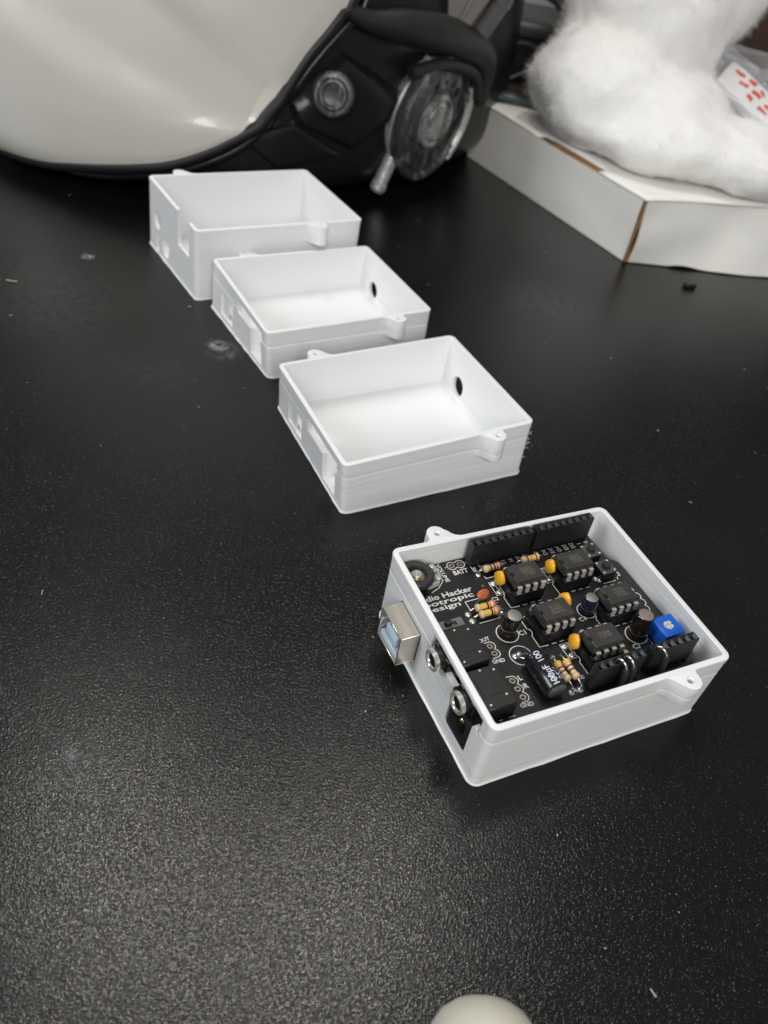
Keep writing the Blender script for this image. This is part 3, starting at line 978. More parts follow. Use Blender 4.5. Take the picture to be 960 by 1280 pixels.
# tactile push buttons
def button(cx, cy, rot):
    R_ = Matrix.Translation((cx, cy, 0)) @ Matrix.Rotation(rot, 4, 'Z')
    bm = NB()
    box(bm, -2.45, 2.45, -2.45, 2.45, T + .1, T + 3.0, .12, R_)
    o = finish("push_button", bm, M['socket'], sh)
    bm = NB(); box(bm, -2.5, 2.5, -2.5, 2.5, T + 3.0, T + 3.35, .1, R_); finish("cover_plate", bm, M['btn'], o)
    bm = NB()
    c = R_ @ Vector((0, 0, 0))
    lathe(bm, [(1.45, T + 3.3), (1.45, T + 3.6), (1.25, T + 3.65), (1.2, T + 4.5), (1.05, T + 4.62), (.1, T + 4.62)], c, n=24)
    finish("cap", bm, M['btncap'], o, 30)
    for sx in (-1, 1):
        for sy in (-1, 1):
            c = R_ @ Vector((sx * 1.9, sy * 1.9, 0))
            bm = NB(); lathe(bm, [(.33, T + 3.3), (.33, T + 3.5), (.2, T + 3.6), (.05, T + 3.62)], c, n=10)
            finish("rivet", bm, M['pin'], o)
button(60.0, 42.2, .02)
button(60.3, 35.0, .02)

# slide switch
bm = NB()
box(bm, 2.0, 9.6, 28.7, 31.6, T + .3, T + 3.2, .12)
cutb = NB(); box(cutb, 3.9, 7.6, 29.5, 30.9, T + 2.2, T + 5)
bm = boolean_cut(bm, [cutb])
sw = finish("slide_switch", bm, M['grey_pl'], sh)
bm = NB(); box(bm, 4.1, 5.8, 29.55, 30.85, T + 2.0, T + 4.4, .1); finish("slider", bm, M['btncap'], sw)

# audio jacks
def jack(yc, num):
    bm = NB()
    box(bm, .2, 9.3, yc - 5.9, yc + 5.9, T + .05, T + 5.0, .15)
    box(bm, 9.25, 9.9, yc - 4.6, yc + 4.6, T + .05, T + 4.2, .1)
    box(bm, 1.8, 7.2, yc - 2.2, yc + 3.4, T + 4.9, T + 5.12, .04)
    o = finish("audio_jack", bm, M['jack'], sh)
    bm = NB()
    lathe(bm, [(1.9, -1.0), (2.75, -1.0), (2.75, 3.6), (1.9, 3.6), (1.9, -.9)], (0, yc, T + 2.55), (-1, 0, 0), n=28, cap0=False, cap1=False)
    box(bm, -1.6, .25, yc - 3.6, yc + 3.6, T + .1, T + 4.6, .2)
    finish("barrel", bm, M['jack'], o, 30)
    bm = NB()
    lathe(bm, [(1.8, .75), (1.85, .95), (2.15, 1.3), (2.7, 1.35), (3.0, 1.1), (3.0, .2), (2.8, .02)], (-3.2, yc, T + 2.55), (-1, 0, 0), n=32, cap0=False, cap1=False)
    cl = finish("collar", bm, M['ring'], o, 30)
    bm = NB()
    lathe(bm, [(1.8, -5), (1.8, .74)], (-3.2, yc, T + 2.55), (-1, 0, 0), n=32, cap0=True, cap1=False)
    finish("bore", bm, M['hole_shade'], cl, 30)  # bore coloured near-black so it reads as deep and shaded
    for q in ((2.2, -4.6), (7.6, -3.0), (8.2, 4.4), (4.6, 5.2)):
        bm = NB(); box(bm, q[0] - .3, q[0] + .3, yc + q[1] - .25, yc + q[1] + .25, T + 5.0, T + 5.16, .05)
        finish("contact", bm, M['pin'], o)
    for yy in (-3.2, 3.0):
        bm = NB(); box(bm, -1.5, -.4, yc + yy - .5, yc + yy + .5, T + 4.62, T + 4.9, .08)
        finish("contact", bm, M['btn'], o)
    text(num, 0, 0, 2.4, mat='btncap', parent=o, M4=Matrix.Translation((4.4, yc + .6, T + 5.135)) @ Matrix.Rotation(math.pi / 2, 4, 'Z'), name="moulded_number")
jack(21.5, "3")
jack(8.1, "2")

# thumb wheel volume pot
bm = NB()
prism(bm, [(8, 52.4), (12.2, 52.4), (12.6, 51.0), (12.4, 47.4), (11.0, 45.6), (7.5, 45.0), (6, 48)], T + .02, T + 1.5)
pot = finish("volume_pot", bm, M['phenol'], sh)
bm = NB(); box(bm, 8.5, 12.0, 48.6, 49.6, T + 1.5, T + 1.56); box(bm, 9.2, 10.2, 46.0, 51.0, T + 1.58, T + 1.62); finish("trace", bm, M['green'], pot)
for q in ((11.2, 51.3), (11.1, 46.9)):
    bm = NB(); lathe(bm, [(.85, T + 1.5), (.8, T + 2.1), (.35, T + 2.15), (.3, T + 1.9)], (q[0], q[1], 0), n=14); finish("solder_joint", bm, M['solder'], pot)
bm = NB()
lathe(bm, [(2.5, 2.0), (4.4, 1.8), (4.9, 2.1), (4.95, 3.5), (4.5, 3.95), (2.9, 3.95), (2.6, 3.5), (2.5, 2.2)], (5.0, 48.8, T), n=56, cap0=False, cap1=False)
finish("thumb_wheel", bm, M['rubber'], pot, 30)
bm = NB()
lathe(bm, [(2.6, 1.5), (2.6, 2.6), (1.9, 2.7), (1.85, 2.9)], (5.0, 48.8, T), n=30, cap0=False)
finish("hub_plate", bm, M['brass'], pot, 30)
bm = NB()
lathe(bm, [(1.5, 2.9), (1.5, 3.5), (1.2, 3.75), (.75, 3.75), (.65, 3.2), (.1, 3.2)], (5.0, 48.8, T), n=24)
finish("rivet", bm, M['solder'], pot, 30)

# jumper wires plugged into the lower headers' openings
def jumper(x, lean, lbl):
    root = empty("jumper_wire", lbl, "wire", CB @ Vector((x, -1.0, ZT - 4)), brot, "black jumper wires hooked into the header strip")
    bm = NB()
    zt = 4 + 8.5
    pts = smooth_path([(lean * .0, 3.5, zt - 2.5), (0, 3.5, zt + .3), (.25, 2.9, zt + 1.15), (lean * .6, 1.7, zt + 1.1), (lean, .7, zt - .1), (lean, .5, zt - 1.4)], 5)
    tube(bm, pts, .38, 9)
    finish("bare_hook", bm, M['lead'], root, 60)
    bm = NB()
    tube(bm, smooth_path([(lean, .65, zt - .5), (lean, .4, zt - 1.6), (lean + .2, .1, 6), (lean + .3, -.1, 2), (lean + .2, .0, -3)], 4), [.62] + [.95] * 15 + [.95], 12)
    finish("insulation", bm, M['wire'], root, 60)
jumper(38.1, .9, "left black jumper wire of the close pair hooked into the front header")
jumper(40.64, .7, "right black jumper wire of the close pair hooked into the front header")
jumper(50.8, 1.3, "black jumper wire standing alone nearest the blue trimmer")

# ---------------------------------------------------------------- helmet
HC = Vector((-138, 585, 45)); HF = Vector((-.6, -.8, 0)); HN = Vector((.8, -.6, 0)); HZ = Vector((0, 0, 1))
RF, RN, RZU, RZL = 190., 152., 200., 50.
def hs(az, el, k=1.0, lift=0.0):
    a, e = math.radians(az), math.radians(el)
    c_, s_ = math.cos(e), math.sin(e)
    p = 2.4 if s_ > 0 else 5.0
    q = k / ((c_ ** p + abs(s_) ** p) ** (1 / p))
    v = HC + HF * (q * c_ * math.cos(a) * RF) + HN * (q * c_ * math.sin(a) * RN) + HZ * (q * s_ * (RZU if s_ > 0 else RZL))
    if v.z < .3 + lift: v.z = .3 + lift
    return v
helmet = empty("helmet", "large costume helmet with cream face shield, black shell and round ear piece, behind the cases", "helmet", tuple(HC - Vector((0, 0, 45))), 0)
HO = -(HC - Vector((0, 0, 45)))
black_shell = pmat("black_helmet_shell", (.011, .011, .012), .30, bump=(.12, .5, .8), mottle=(.05, .4))
brow_mat = pmat("satin_black_brow", (.016, .016, .016), .5, bump=(.1, .4, .8), mottle=(.05, .4))
black_rubber = pmat("black_gasket", (.007, .007, .008), .5)
grey_metal = pmat("worn_grey_paint", (.25, .25, .245), .36, .45, bump=(.25, .5, .5), mottle=(.12, .75))
dark_metal = pmat("dark_ear_paint", (.07, .07, .07), .38, .3, bump=(.4, .4, .3), mottle=(.2, .6))
bright_metal = pmat("scraped_aluminium", (.68, .68, .67), .3, .6, bump=(.5, .6, .4), mottle=(.3, .4))
def worn(name, dark_c, bright_c, lo, hi, sc):
    m = pmat(name, dark_c, .36, .2, bump=(.4, .4, .3))
    nt = m.node_tree; b = nt.nodes["Principled BSDF"]
    tc = nt.nodes.new("ShaderNodeTexCoord")
    mp = nt.nodes.new("ShaderNodeMapping"); mp.inputs["Scale"].default_value = (sc * 1000, sc * 1000, sc * 380); mp.inputs["Rotation"].default_value = (.3, .4, 0)
    nt.links.new(tc.outputs["Object"], mp.inputs[0])
    nz = nt.nodes.new("ShaderNodeTexNoise"); nz.inputs["Scale"].default_value = 1; nz.inputs["Detail"].default_value = 6; nz.inputs["Roughness"].default_value = .7
    nt.links.new(mp.outputs[0], nz.inputs["Vector"])
    mr = nt.nodes.new("ShaderNodeMapRange"); mr.inputs["From Min"].default_value = lo; mr.inputs["From Max"].default_value = hi
    nt.links.new(nz.outputs["Fac"], mr.inputs[0])
    mx = nt.nodes.new("ShaderNodeMix"); mx.data_type = 'RGBA'
    mx.inputs[6].default_value = (*dark_c, 1); mx.inputs[7].default_value = (*bright_c, 1)
    nt.links.new(mr.outputs[0], mx.inputs[0]); nt.links.new(mx.outputs[2], b.inputs["Base Color"])
    return m
grey_metal = worn("worn_silver_paint", (.10, .10, .10), (.55, .55, .54), .38, .62, .10)
dark_metal = worn("scuffed_black_paint", (.055, .055, .054), (.36, .36, .36), .50, .70, .16)
cream = pmat("cream_face_shield", (.68, .655, .60), .22, coat=.4, bump=(.02, .35, 2.0), mottle=(.012, .10))

def grid(f, us, vs):
    bm = NB()
    g = [[bm.verts.new(f(u, v)) for v in vs] for u in us]
    for i in range(len(us) - 1):
        for j in range(len(vs) - 1):
            try: bm.faces.new((g[i][j], g[i + 1][j], g[i + 1][j + 1], g[i][j + 1]))
            except ValueError: pass
    return bm
lin = lambda a, b, n: [a + (b - a) * k / n for k in range(n + 1)]
bm = grid(lambda a, e: hs(a, e, 1.0), lin(0, 360, 180), lin(-89, 89, 110))
bmesh.ops.remove_doubles(bm, verts=bm.verts, dist=.05)
bmesh.ops.recalc_face_normals(bm, faces=bm.faces)
finish("shell", bm, black_shell, helmet, 60, HO)
G = [(0, -37.5), (18.7, -34.7), (27.7, -31.1), (37.8, -26.7), (43.7, -23.0), (49.4, -15.8), (54.3, -6.6), (57.9, .6), (60.3, 3.2), (61.9, 5.7), (64.2, 8.7), (67.1, 11.5), (69.7, 14.3), (70.7, 15.2), (76, 30), (79.5, 52)]
def smooth_tab(tab):
    return [(p.x, p.y) for p in smooth_path([(a, b, 0) for a, b in tab], 6)]
G = smooth_tab(G)
def interp(tab, x):
    if x <= tab[0][0]: return tab[0][1]
    for (a, b), (c, d) in zip(tab, tab[1:]):
        if x <= c: return b + (d - b) * (x - a) / (c - a)
    return tab[-1][1]
ss = lambda a, b, x: (lambda t: t * t * (3 - 2 * t))(max(0, min(1, (x - a) / (b - a))))
def shield(az, t):
    g = interp(G, abs(az))
    e = g + (88 - g) * t ** 1.35
    ridge = 13.6 - (az - 42.5) * .52
    low = 6.5 - (az - 29) * .30
    k = 1.03 + .030 * ss(-1.5, 3.0, e - ridge) - .024 * ss(-3, 3.5, e - low) + .012 * math.sin(math.radians((az - 8) * 3)) * ss(-35, 0, e) * (1 - ss(0, 25, e))
    k = 1.03 + (k - 1.03) * min(1, t * 9)
    return hs(az, e, k)
bm = grid(shield, lin(-79, 79, 220), lin(0, 1, 90))
bmesh.ops.recalc_face_normals(bm, faces=bm.faces)
o = finish("face_shield", bm, cream, helmet, 180, HO)
sd = o.modifiers.new("thickness", 'SOLIDIFY'); sd.thickness = .0022; sd.offset = -1
edge = [hs(a, interp(G, abs(a)), 1.033, 3.0) for a in lin(-79, 79, 160)]
bm = NB(); tube(bm, edge, 3.4, 10); finish("gasket", bm, black_rubber, helmet, 60, HO)
G2 = [(0, -41), (25.3, -38), (37.1, -32.4), (43.4, -28.3), (49.3, -21.9), (54.3, -13.6), (59.2, .5), (62.7, 4.7), (66.2, 8.7), (71.1, 13.), (73, 14.4), (78, 30), (81, 52)]
G2 = smooth_tab(G2)
edge = [hs(a, interp(G2, abs(a)), 1.018, 1.5) for a in lin(-81, 81, 160)]
bm = NB(); tube(bm, edge, 2.3, 10); finish("lip", bm, black_shell, helmet, 60, HO)
# raised cheek plates
def plate(name, poly, k0, k1, mat, n=10):
    """four corner patch lying on the shell"""
    A, B_, C_, D_ = poly
    f = lambda u, v: ((A[0] * (1 - u) + B_[0] * u) * (1 - v) + (D_[0] * (1 - u) + C_[0] * u) * v, (A[1] * (1 - u) + B_[1] * u) * (1 - v) + (D_[1] * (1 - u) + C_[1] * u) * v)
    bm = grid(lambda u, v: hs(*f(u, v), k0 + (k1 - k0) * min(1, min(u, 1 - u, v, 1 - v) * n * .9)), lin(0, 1, n * 2), lin(0, 1, n * 2))
    bmesh.ops.recalc_face_normals(bm, faces=bm.faces)
    return finish(name, bm, mat, helmet, 35, HO)
plate("cheek_panel", [(52.8, -9.0), (60.4, -27), (73, -20), (63, 2)], .99, 1.012, black_shell)
bp_ = plate("bolt_plate", [(61.0, 3.0), (70.3, 9.6), (83, 4.0), (73.5, -17.5)], .99, 1.034, black_shell)
bc = hs(68.3, 4.2, 1.055)
bn = (HN * .62 + HF * .72 + HZ * .2).normalized()
bm = NB(); lathe(bm, [(10.5, -2), (10.5, .8), (9.4, 2.0), (7.6, 2.2), (7.2, 1.2)], bc, bn, n=40, cap1=False); finish("bolt_ring", bm, dark_metal, bp_, 30, HO)
bm = NB(); lathe(bm, [(7.2, -1), (7.2, 1.8), (6.6, 2.8), (5.6, 2.9), (5.0, 1.8), (4.4, 1.5), (.1, 1.6)], bc, bn, n=36); finish("bolt_head", bm, dark_metal, bp_, 30, HO)
# rolled brow over the ear piece
rb = [(70, 14.2), (73.8, 12.9), (79.3, 12.3), (85.9, 11.4), (90, 10.6), (94, 9.5), (98, 8.2), (100.7, 6.3), (101.6, 3.7), (101.6, 0)]
rr_ = [3, 5, 8, 9.5, 9.5, 9, 8.5, 8, 6.5, 4.5]
pts = [hs(a, e, 1.035) for a, e in rb]
sp = smooth_path(pts, 5)
bm = NB(); tube(bm, sp, [interp(list(enumerate(rr_)), k / 5) for k in range(len(sp))], 14); finish("brow_flange", bm, brow_mat, helmet, 60, HO)
bm = NB(); tube(bm, [p + Vector((0, -2, -7)) for p in smooth_path([hs(a, e, 1.05) for a, e in ((82, 8.5), (88, 9.2), (94, 8.3), (98, 6.6), (100, 3.4))], 5)], 3.2, 10); finish("brow_roll", bm, brow_mat, helmet, 60, HO)

# ear piece
en = Vector((.86, -.50, -.10)).normalized()
e0 = Vector((-10.5, 490, 41))            # centre of the outer face
eu, ev, _ = frame(en)
def EL(prof, name, mat, parent=None, n=56, c=e0, ang=30, **kw):
    bm = NB(); lathe(bm, [(q[0] * 1.08, q[1]) for q in prof], c, en, n=n, **kw)
    return finish(name, bm, mat, parent or helmet, ang, HO)
ear = EL([(20, -29), (26, -25), (29.5, -18), (30.3, -10), (29.8, -9), (27.5, -8.5)], "ear_drum", grey_metal, cap1=True)
EL([(27.5, -9), (30.8, -8), (31.5, -5.5), (31.3, -2.5), (30.2, -1.2), (27.8, -1.0), (27.2, -2.4), (26.4, -4.6), (.5, -4.8)], "outer_ring", dark_metal, ear, cap0=False)
EL([(25.6, -4.9), (25.6, -3.4), (24.8, -2.9), (16, -2.7), (15.2, -3.4), (.5, -3.4)], "face_disc", dark_metal, ear)
EL([(13.4, -3.4), (13.4, -1.2), (12.2, -.4), (10.9, -.4), (10.4, -1.0), (10.2, -1.6), (9.4, -.2), (8.6, .6), (.5, .8)], "hub", grey_metal, ear)
for k, (a, r, s_) in enumerate(((40, 20.5, 2.6), (62, 20, 1.4), (86, 20.5, 1.3), (110, 20, 2.0), (200, 20, 1.4), (238, 20.5, 1.4), (300, 20, 1.3))):
    c = e0 + (eu * math.cos(math.radians(a)) + ev * math.sin(math.radians(a))) * r
    bm = NB(); lathe(bm, [(s_, -3), (s_, -2.62)], c, en, n=14); finish("vent_shade", bm, M['hole_shade'], ear, 30, HO)  # dark discs laid on the face, hole shade given by colour
for k in range(14):
    a = math.radians(360 / 14 * k)
    c = e0 + (eu * math.cos(a) + ev * math.sin(a)) * 9.0
    bm = NB(); lathe(bm, [(.55, .0), (.5, .9), (.05, 1.0)], c, en, n=8); finish("stud", bm, dark_metal, ear, 30, HO)
# scraped bright wing clips along the right side of the ring
for k, (r, a0, a1, th, h) in enumerate(((33, -50, 40, 1.5, -1.5), (29.6, -45, 30, 1.3, -.2), (26.2, -38, 16, 1.1, .2))):
    best = [e0 + (eu * math.cos(math.radians(a)) + ev * math.sin(math.radians(a))) * r + en * h for a in lin(a0 + 0, a1 + 0, 18)]
    bm = NB(); tube(bm, best, th, 8); finish("wing_clip", bm, bright_metal, ear, 60, HO)
# collar between shell and drum and hanging lever
bm = NB(); tube(bm, smooth_path([(-36, 496, 30), (-36, 494, 46), (-31, 492, 62), (-20, 492, 72)], 6), 8, 14); finish("ear_collar", bm, grey_metal, ear, 60, HO)
la, lb = Vector((-31.2, 474, 29.5)), Vector((-37.7, 469, 8.2))
ld = (lb - la).normalized()
bm = NB(); lathe(bm, [(3.0, -3), (4.4, -1), (4.4, 3.5), (3.6, 4.2), (3.5, 5.0), (4.1, 5.6), (4.1, 20.5), (4.6, 21.2), (4.6, 24.4), (3.6, 26.0), (.3, 26.4)], la, ld, n=24); finish("lever", bm, bright_metal, helmet, 30, HO)
# fittings on top of the brow
mauve = pmat("grey_mauve_strap", (.24, .21, .20), .5, bump=(.15, .4, .5), mottle=(.1, .12))
Mt = Matrix(((1, 0, 0, 0), (0, 0, 1, 0), (0, 1, 0, 0), (0, 0, 0, 1)))
bm = NB(); prism(bm, [(-31, 90.5), (-5, 86), (14, 120), (14, 150), (-31, 150)], 498, 520, Mt)
bmesh.ops.recalc_face_normals(bm, faces=bm.faces); bmesh.ops.bevel(bm, geom=bm.edges[:], offset=1.2, segments=2, affect='EDGES'); stp = finish("strap_block", bm, mauve, helmet, 30, HO)
bm = NB(); box(bm, -1, 1, 494.5, 499, 80, 140, .4, Matrix.Translation((-11, 0, 86)) @ Matrix.Rotation(math.radians(22), 4, 'Y') @ Matrix.Translation((0, 0, -86))); finish("strap_rib", bm, mauve, stp, 30, HO)
bm = NB(); tube(bm, smooth_path([(1, 512, 80), (6, 512, 90), (12, 512, 103), (18, 512, 120)], 5), 5.0, 14); tube(bm, [(10, 512, 99), (12, 512, 103)], 5.7, 14); finish("grey_pipe", bm, pmat("grey_pipe", (.12, .12, .12), .45, mottle=(.1, .2)), helmet, 60, HO)
bm = NB(); box(bm, -64, -33, 492, 512, 93, 130, 2.5, seg=2); finish("foam_pad", bm, pmat("tan_foam", (.52, .46, .33), .8, bump=(.4, .6, .8), mottle=(.1, .15)), helmet, 40, HO)
bm = NB(); tube(bm, smooth_path([(-60, 462, 92), (-58, 470, 97), (-54, 480, 104)], 4), 3.6, 12); finish("clip", bm, bright_metal, helmet, 60, HO)

# ---------------------------------------------------------------- white cardboard box
card = pmat("white_card", (.87, .855, .81), .6, bump=(.06, .4, .8), mottle=(.03, .06))
kraft = pmat("brown_corrugated_edge", (.34, .20, .09), .8, bump=(.8, .6, .4), mottle=(.5, .3))
cbx = empty("cardboard_box", "flat white cardboard mailer box with brown cut edges under the white batting", "cardboard box", (105, 448, 0), 0)
c0, c1, c2 = Vector((0, 0, 0)), Vector((-95, 124, 0)), Vector((112, 43, 0))
def card_panel(name, a, b, z0, z1, th, side, mat=card, wob=1.0, ragged=0.0, seed=1, nx=24, nz=8, low=Vector((0, 0, 0))):
    """standing sheet from a to b with slight buckles"""
    d = (b - a).normalized(); nrm = Vector((d.y, -d.x, 0)) * side
    L_ = (b - a).length
    bm = NB()
    g = []
    for i in range(nx + 1):
        col = []
        for j in range(nz + 1):
            u, v_ = i / nx, j / nz
            zlo = z0 + ragged * max(0, noise.noise(Vector((u * 5 + seed, 0, seed)))) * 3
            p = a + d * L_ * u + Vector((0, 0, zlo + (z1 - zlo) * v_))
            p += low * (u * (1 - v_))
            p += nrm * wob * (noise.noise(Vector((u * 3 + seed * 7, v_ * 1.4, seed))) * (1 if 0 < v_ else 1))
            col.append(p)
        g.append(col)
    F = [[bm.verts.new(p) for p in c] for c in g]
    K = [[bm.verts.new(p - nrm * th) for p in c] for c in g]
    for i in range(nx):
        for j in range(nz):
            bm.faces.new((F[i][j], F[i + 1][j], F[i + 1][j + 1], F[i][j + 1]))
            bm.faces.new((K[i][j + 1], K[i + 1][j + 1], K[i + 1][j], K[i][j]))
    rim = []
    for i in range(nx):
        rim.append((F[i][0], K[i][0], K[i + 1][0], F[i + 1][0])); rim.append((F[i][nz], F[i + 1][nz], K[i + 1][nz], K[i][nz]))
    for j in range(nz):
        rim.append((F[0][j], F[0][j + 1], K[0][j + 1], K[0][j])); rim.append((F[nx][j], K[nx][j], K[nx][j + 1], F[nx][j + 1]))
    for q in rim:
        f = bm.faces.new(q); f.material_index = 1
    bmesh.ops.recalc_face_normals(bm, faces=bm.faces)
    return finish(name, bm, [mat, kraft], cbx, 50)
card_panel("side_panel", Vector((-1.2, 1.4, 0)), c1, .3, 34.2, 1.8, -1, seed=2, wob=.8)
card_panel("end_panel", Vector((1.4, .3, 0)), c2, .6, 34.6, 1.8, 1, seed=5, wob=2.6, ragged=1.2, low=Vector((2, -22, 0)))
bm = NB()
c3 = c1 + c2 * 1.0
npt = 20
F = []
for i in range(npt + 1):
    col = []
    for j in range(npt + 1):
        p = c1 * (i / npt) + c2 * (j / npt)
        col.append(bm.verts.new(p + Vector((0, 0, 35.4 + .7 * noise.noise(p * .02)))))
    F.append(col)
for i in range(npt):
    for j in range(npt):
        p = c1 * ((i + .5) / npt) + c2 * ((j + .5) / npt)
        if 5 <= i <= 11 and j == 0: continue
        bm.faces.new((F[i][j], F[i][j + 1], F[i + 1][j + 1], F[i + 1][j]))
bmesh.ops.recalc_face_normals(bm, faces=bm.faces)
if bm.faces[0].normal.z < 0: bmesh.ops.reverse_faces(bm, faces=bm.faces)
lid = finish("lid", bm, card, cbx, 50)
sd = lid.modifiers.new("t", 'SOLIDIFY'); sd.thickness = .0011; sd.offset = -1
bm = NB()
a_ = c1 * .25; b_ = c1 * .55
nin = c2.normalized()
prism(bm, [tuple((a_ + nin * .6).xy), tuple((b_ + nin * .6).xy), tuple((b_ + nin * 5.6).xy), tuple((a_ + nin * 5.6).xy)], 30.5, 31.8)
prism(bm, [tuple((a_ + nin * 4.9).xy), tuple((b_ + nin * 4.9).xy), tuple((b_ + nin * 5.9).xy), tuple((a_ + nin * 5.9).xy)], 31.8, 35.0)
bmesh.ops.recalc_face_normals(bm, faces=bm.faces)
finish("slot_edge", bm, kraft, cbx)
bm = NB()
tube(bm, [(-.2, -.5, .8), (-.4, -.7, 12), (0, -.9, 24), (.1, -.6, 34.6)], .55, 6); finish("torn_corner_edge", bm, kraft, cbx, 60)

# ---------------------------------------------------------------- polyester batting
def batting():
    bm = NB()
    def ell(c, r, rot=(0, 0, 0)):
        q = bmesh.ops.create_icosphere(bm, subdivisions=4, radius=1.0)
        Mx = Matrix.Translation(c) @ Matrix.Rotation(rot[2], 4, 'Z') @ Matrix.Rotation(rot[1], 4, 'Y') @ Matrix.Rotation(rot[0], 4, 'X') @ Matrix.Diagonal((*r, 1))
        bmesh.ops.transform(bm, matrix=Mx, verts=q['verts'])
    ell((92, 531, 50), (44, 41, 19)); ell((122, 511, 49), (50, 41, 18)); ell((168, 507, 48), (54, 41, 17)); ell((215, 530, 48), (45, 45, 16))
    ell((78, 548, 62), (42, 38, 30)); ell((98, 578, 90), (50, 38, 46)); ell((112, 600, 120), (60, 40, 52))
    ell((112, 560, 56), (50, 46, 24)); ell((100, 600, 60), (52, 42, 52))
    ell((86, 530, 60), (38, 34, 26)); ell((112, 525, 58), (40, 34, 22))
    ell((150, 560, 44), (60, 40, 12))
    me = bpy.data.meshes.new("tmp"); bm.to_mesh(me); bm.free()
    o = bpy.data.objects.new("tmp", me); C.objects.link(o)
    md = o.modifiers.new("r", 'REMESH'); md.mode = 'VOXEL'; md.voxel_size = 2.6
    ms = o.modifiers.new("s", 'SMOOTH'); ms.iterations = 34; ms.factor = .6
    dg = bpy.context.evaluated_depsgraph_get(); dg.update()
    me2 = bpy.data.meshes.new_from_object(o.evaluated_get(dg))
    out = NB(); out.from_mesh(me2)
    bpy.data.objects.remove(o); bpy.data.meshes.remove(me); bpy.data.meshes.remove(me2)
    out.normal_update()
    for v in out.verts:
        p = v.co
        n1 = noise.noise(p * .024) * 2.4 + noise.noise(p * .07 + Vector((9, 2, 4))) * 1.8 + noise.noise(p * .22) * .7 + noise.noise(p * .5) * .35
        v.co = p + v.normal * n1
        if v.co.z < 36.0 and v.co.y < 620: v.co.z = 36.0 + (v.co.z - 36.0) * .05 if v.co.z > 20 else v.co.z
        if v.co.z < .4: v.co.z = .4
    return out
fluff = pmat("white_polyester", (.88, .87, .85), .95, spec=.1, bump=(.6, .6, .5), mottle=(.05, .03))
fluff.node_tree.nodes["Principled BSDF"].inputs["Subsurface Weight"].default_value = .5
fluff.node_tree.nodes["Principled BSDF"].inputs["Subsurface Radius"].default_value = (.014, .014, .014)
fluff.node_tree.nodes["Principled BSDF"].inputs["Subsurface Scale"].default_value = 1.0
bat = empty("batting", "thick fluffy white polyester batting piled on the white cardboard box", "batting", (110, 520, 35), 0)
bm = batting()
bm.normal_update()
fs = [f for f in bm.faces if f.calc_center_median().x < 260]
pts = []
rnd = random.Random(3)
for k in range(42000):
    f = rnd.choice(fs)
    vs = f.verts
    pts.append((f.calc_center_median() + Vector((rnd.uniform(-1, 1), rnd.uniform(-1, 1), rnd.uniform(-1, 1))), f.normal.copy()))
BO = (-110, -520, -35)
finish("wadding", bm, fluff, bat, 180, BO)
bm = NB()
for p, n_ in pts:
    t = Vector((rnd.gauss(0, 1), rnd.gauss(0, 1), rnd.gauss(0, 1)))
    t = (t - n_ * t.dot(n_)).normalized()
    L_ = rnd.uniform(2, 7); wv = t.cross(n_) * .05
    a = p - n_ * .3; b = p + t * L_ * .5 + n_ * rnd.uniform(.2, 2.4); c = p + t * L_ + n_ * rnd.uniform(-.2, 4.0)
    v = [bm.verts.new(q) for q in (a - wv, a + wv, b + wv, b - wv, c)]
    bm.faces.new((v[0], v[1], v[2], v[3])); bm.faces.new((v[3], v[2], v[4]))
tag(finish("fibre", bm, pmat("polyester_fibre", (.90, .89, .87), .8, spec=.2), bat, 180, BO), kind="stuff")

# bag and packet lying in the fold of the batting
def crumple(name, c, ex, ey, nu, nv, amp, sc, mat, parent=None, off=None):
    bm = grid(lambda u, v: Vector(c) + Vector(ex) * (u - .5) + Vector(ey) * (v - .5) + Vector((noise.noise(Vector((u * sc, v * sc, 1))), noise.noise(Vector((u * sc, v * sc, 5))), noise.noise(Vector((u * sc, v * sc, 9))))) * amp, lin(0, 1, nu), lin(0, 1, nv))
    return finish(name, bm, mat, parent, 25, off)
film = bpy.data.materials.new("clear_plastic_film"); film.use_nodes = True
nt = film.node_tree; nt.nodes.clear()
oo = nt.nodes.new("ShaderNodeOutputMaterial"); mixs = nt.nodes.new("ShaderNodeMixShader"); tr_ = nt.nodes.new("ShaderNodeBsdfTransparent"); gl = nt.nodes.new("ShaderNodeBsdfPrincipled")
gl.inputs["Base Color"].default_value = (.70, .70, .72, 1); gl.inputs["Roughness"].default_value = .15
mixs.inputs[0].default_value = .30
nt.links.new(tr_.outputs[0], mixs.inputs[1]); nt.links.new(gl.outputs[0], mixs.inputs[2]); nt.links.new(mixs.outputs[0], oo.inputs[0])
film2 = film.copy(); film2.name = 'glossy_plastic_film'; film2.node_tree.nodes['Mix Shader'].inputs[0].default_value = .42
bag = crumple("plastic_bag", (190, 580, 66), (95, -8, -14), (8, 14, 34), 60, 44, 9, 5.3, film)
tag(bag, "crumpled clear plastic bag lying in the fold of the batting at right", "plastic bag")
bag2 = crumple("film_sheet", (182, 562, 66), (80, -24, -26), (18, 26, 20), 56, 36, 7, 6.2, film2, bag)
pk = empty("packet", "small white packet with red printing inside the clear bag at right", "packet", (168, 560, 60), 0)
PM = Matrix.Translation((0, 0, 8)) @ Matrix.Rotation(math.radians(-20), 4, 'Z') @ Matrix.Rotation(math.radians(24), 4, 'Y') @ Matrix.Rotation(math.radians(38), 4, 'X')
def rumple(b_, amp):
    bmesh.ops.subdivide_edges(b_, edges=b_.edges[:], cuts=5, use_grid_fill=True)
    for v in b_.verts: v.co += Vector((noise.noise(v.co * .13), noise.noise(v.co * .13 + Vector((5, 0, 0))), noise.noise(v.co * .16 + Vector((0, 7, 0))))) * amp
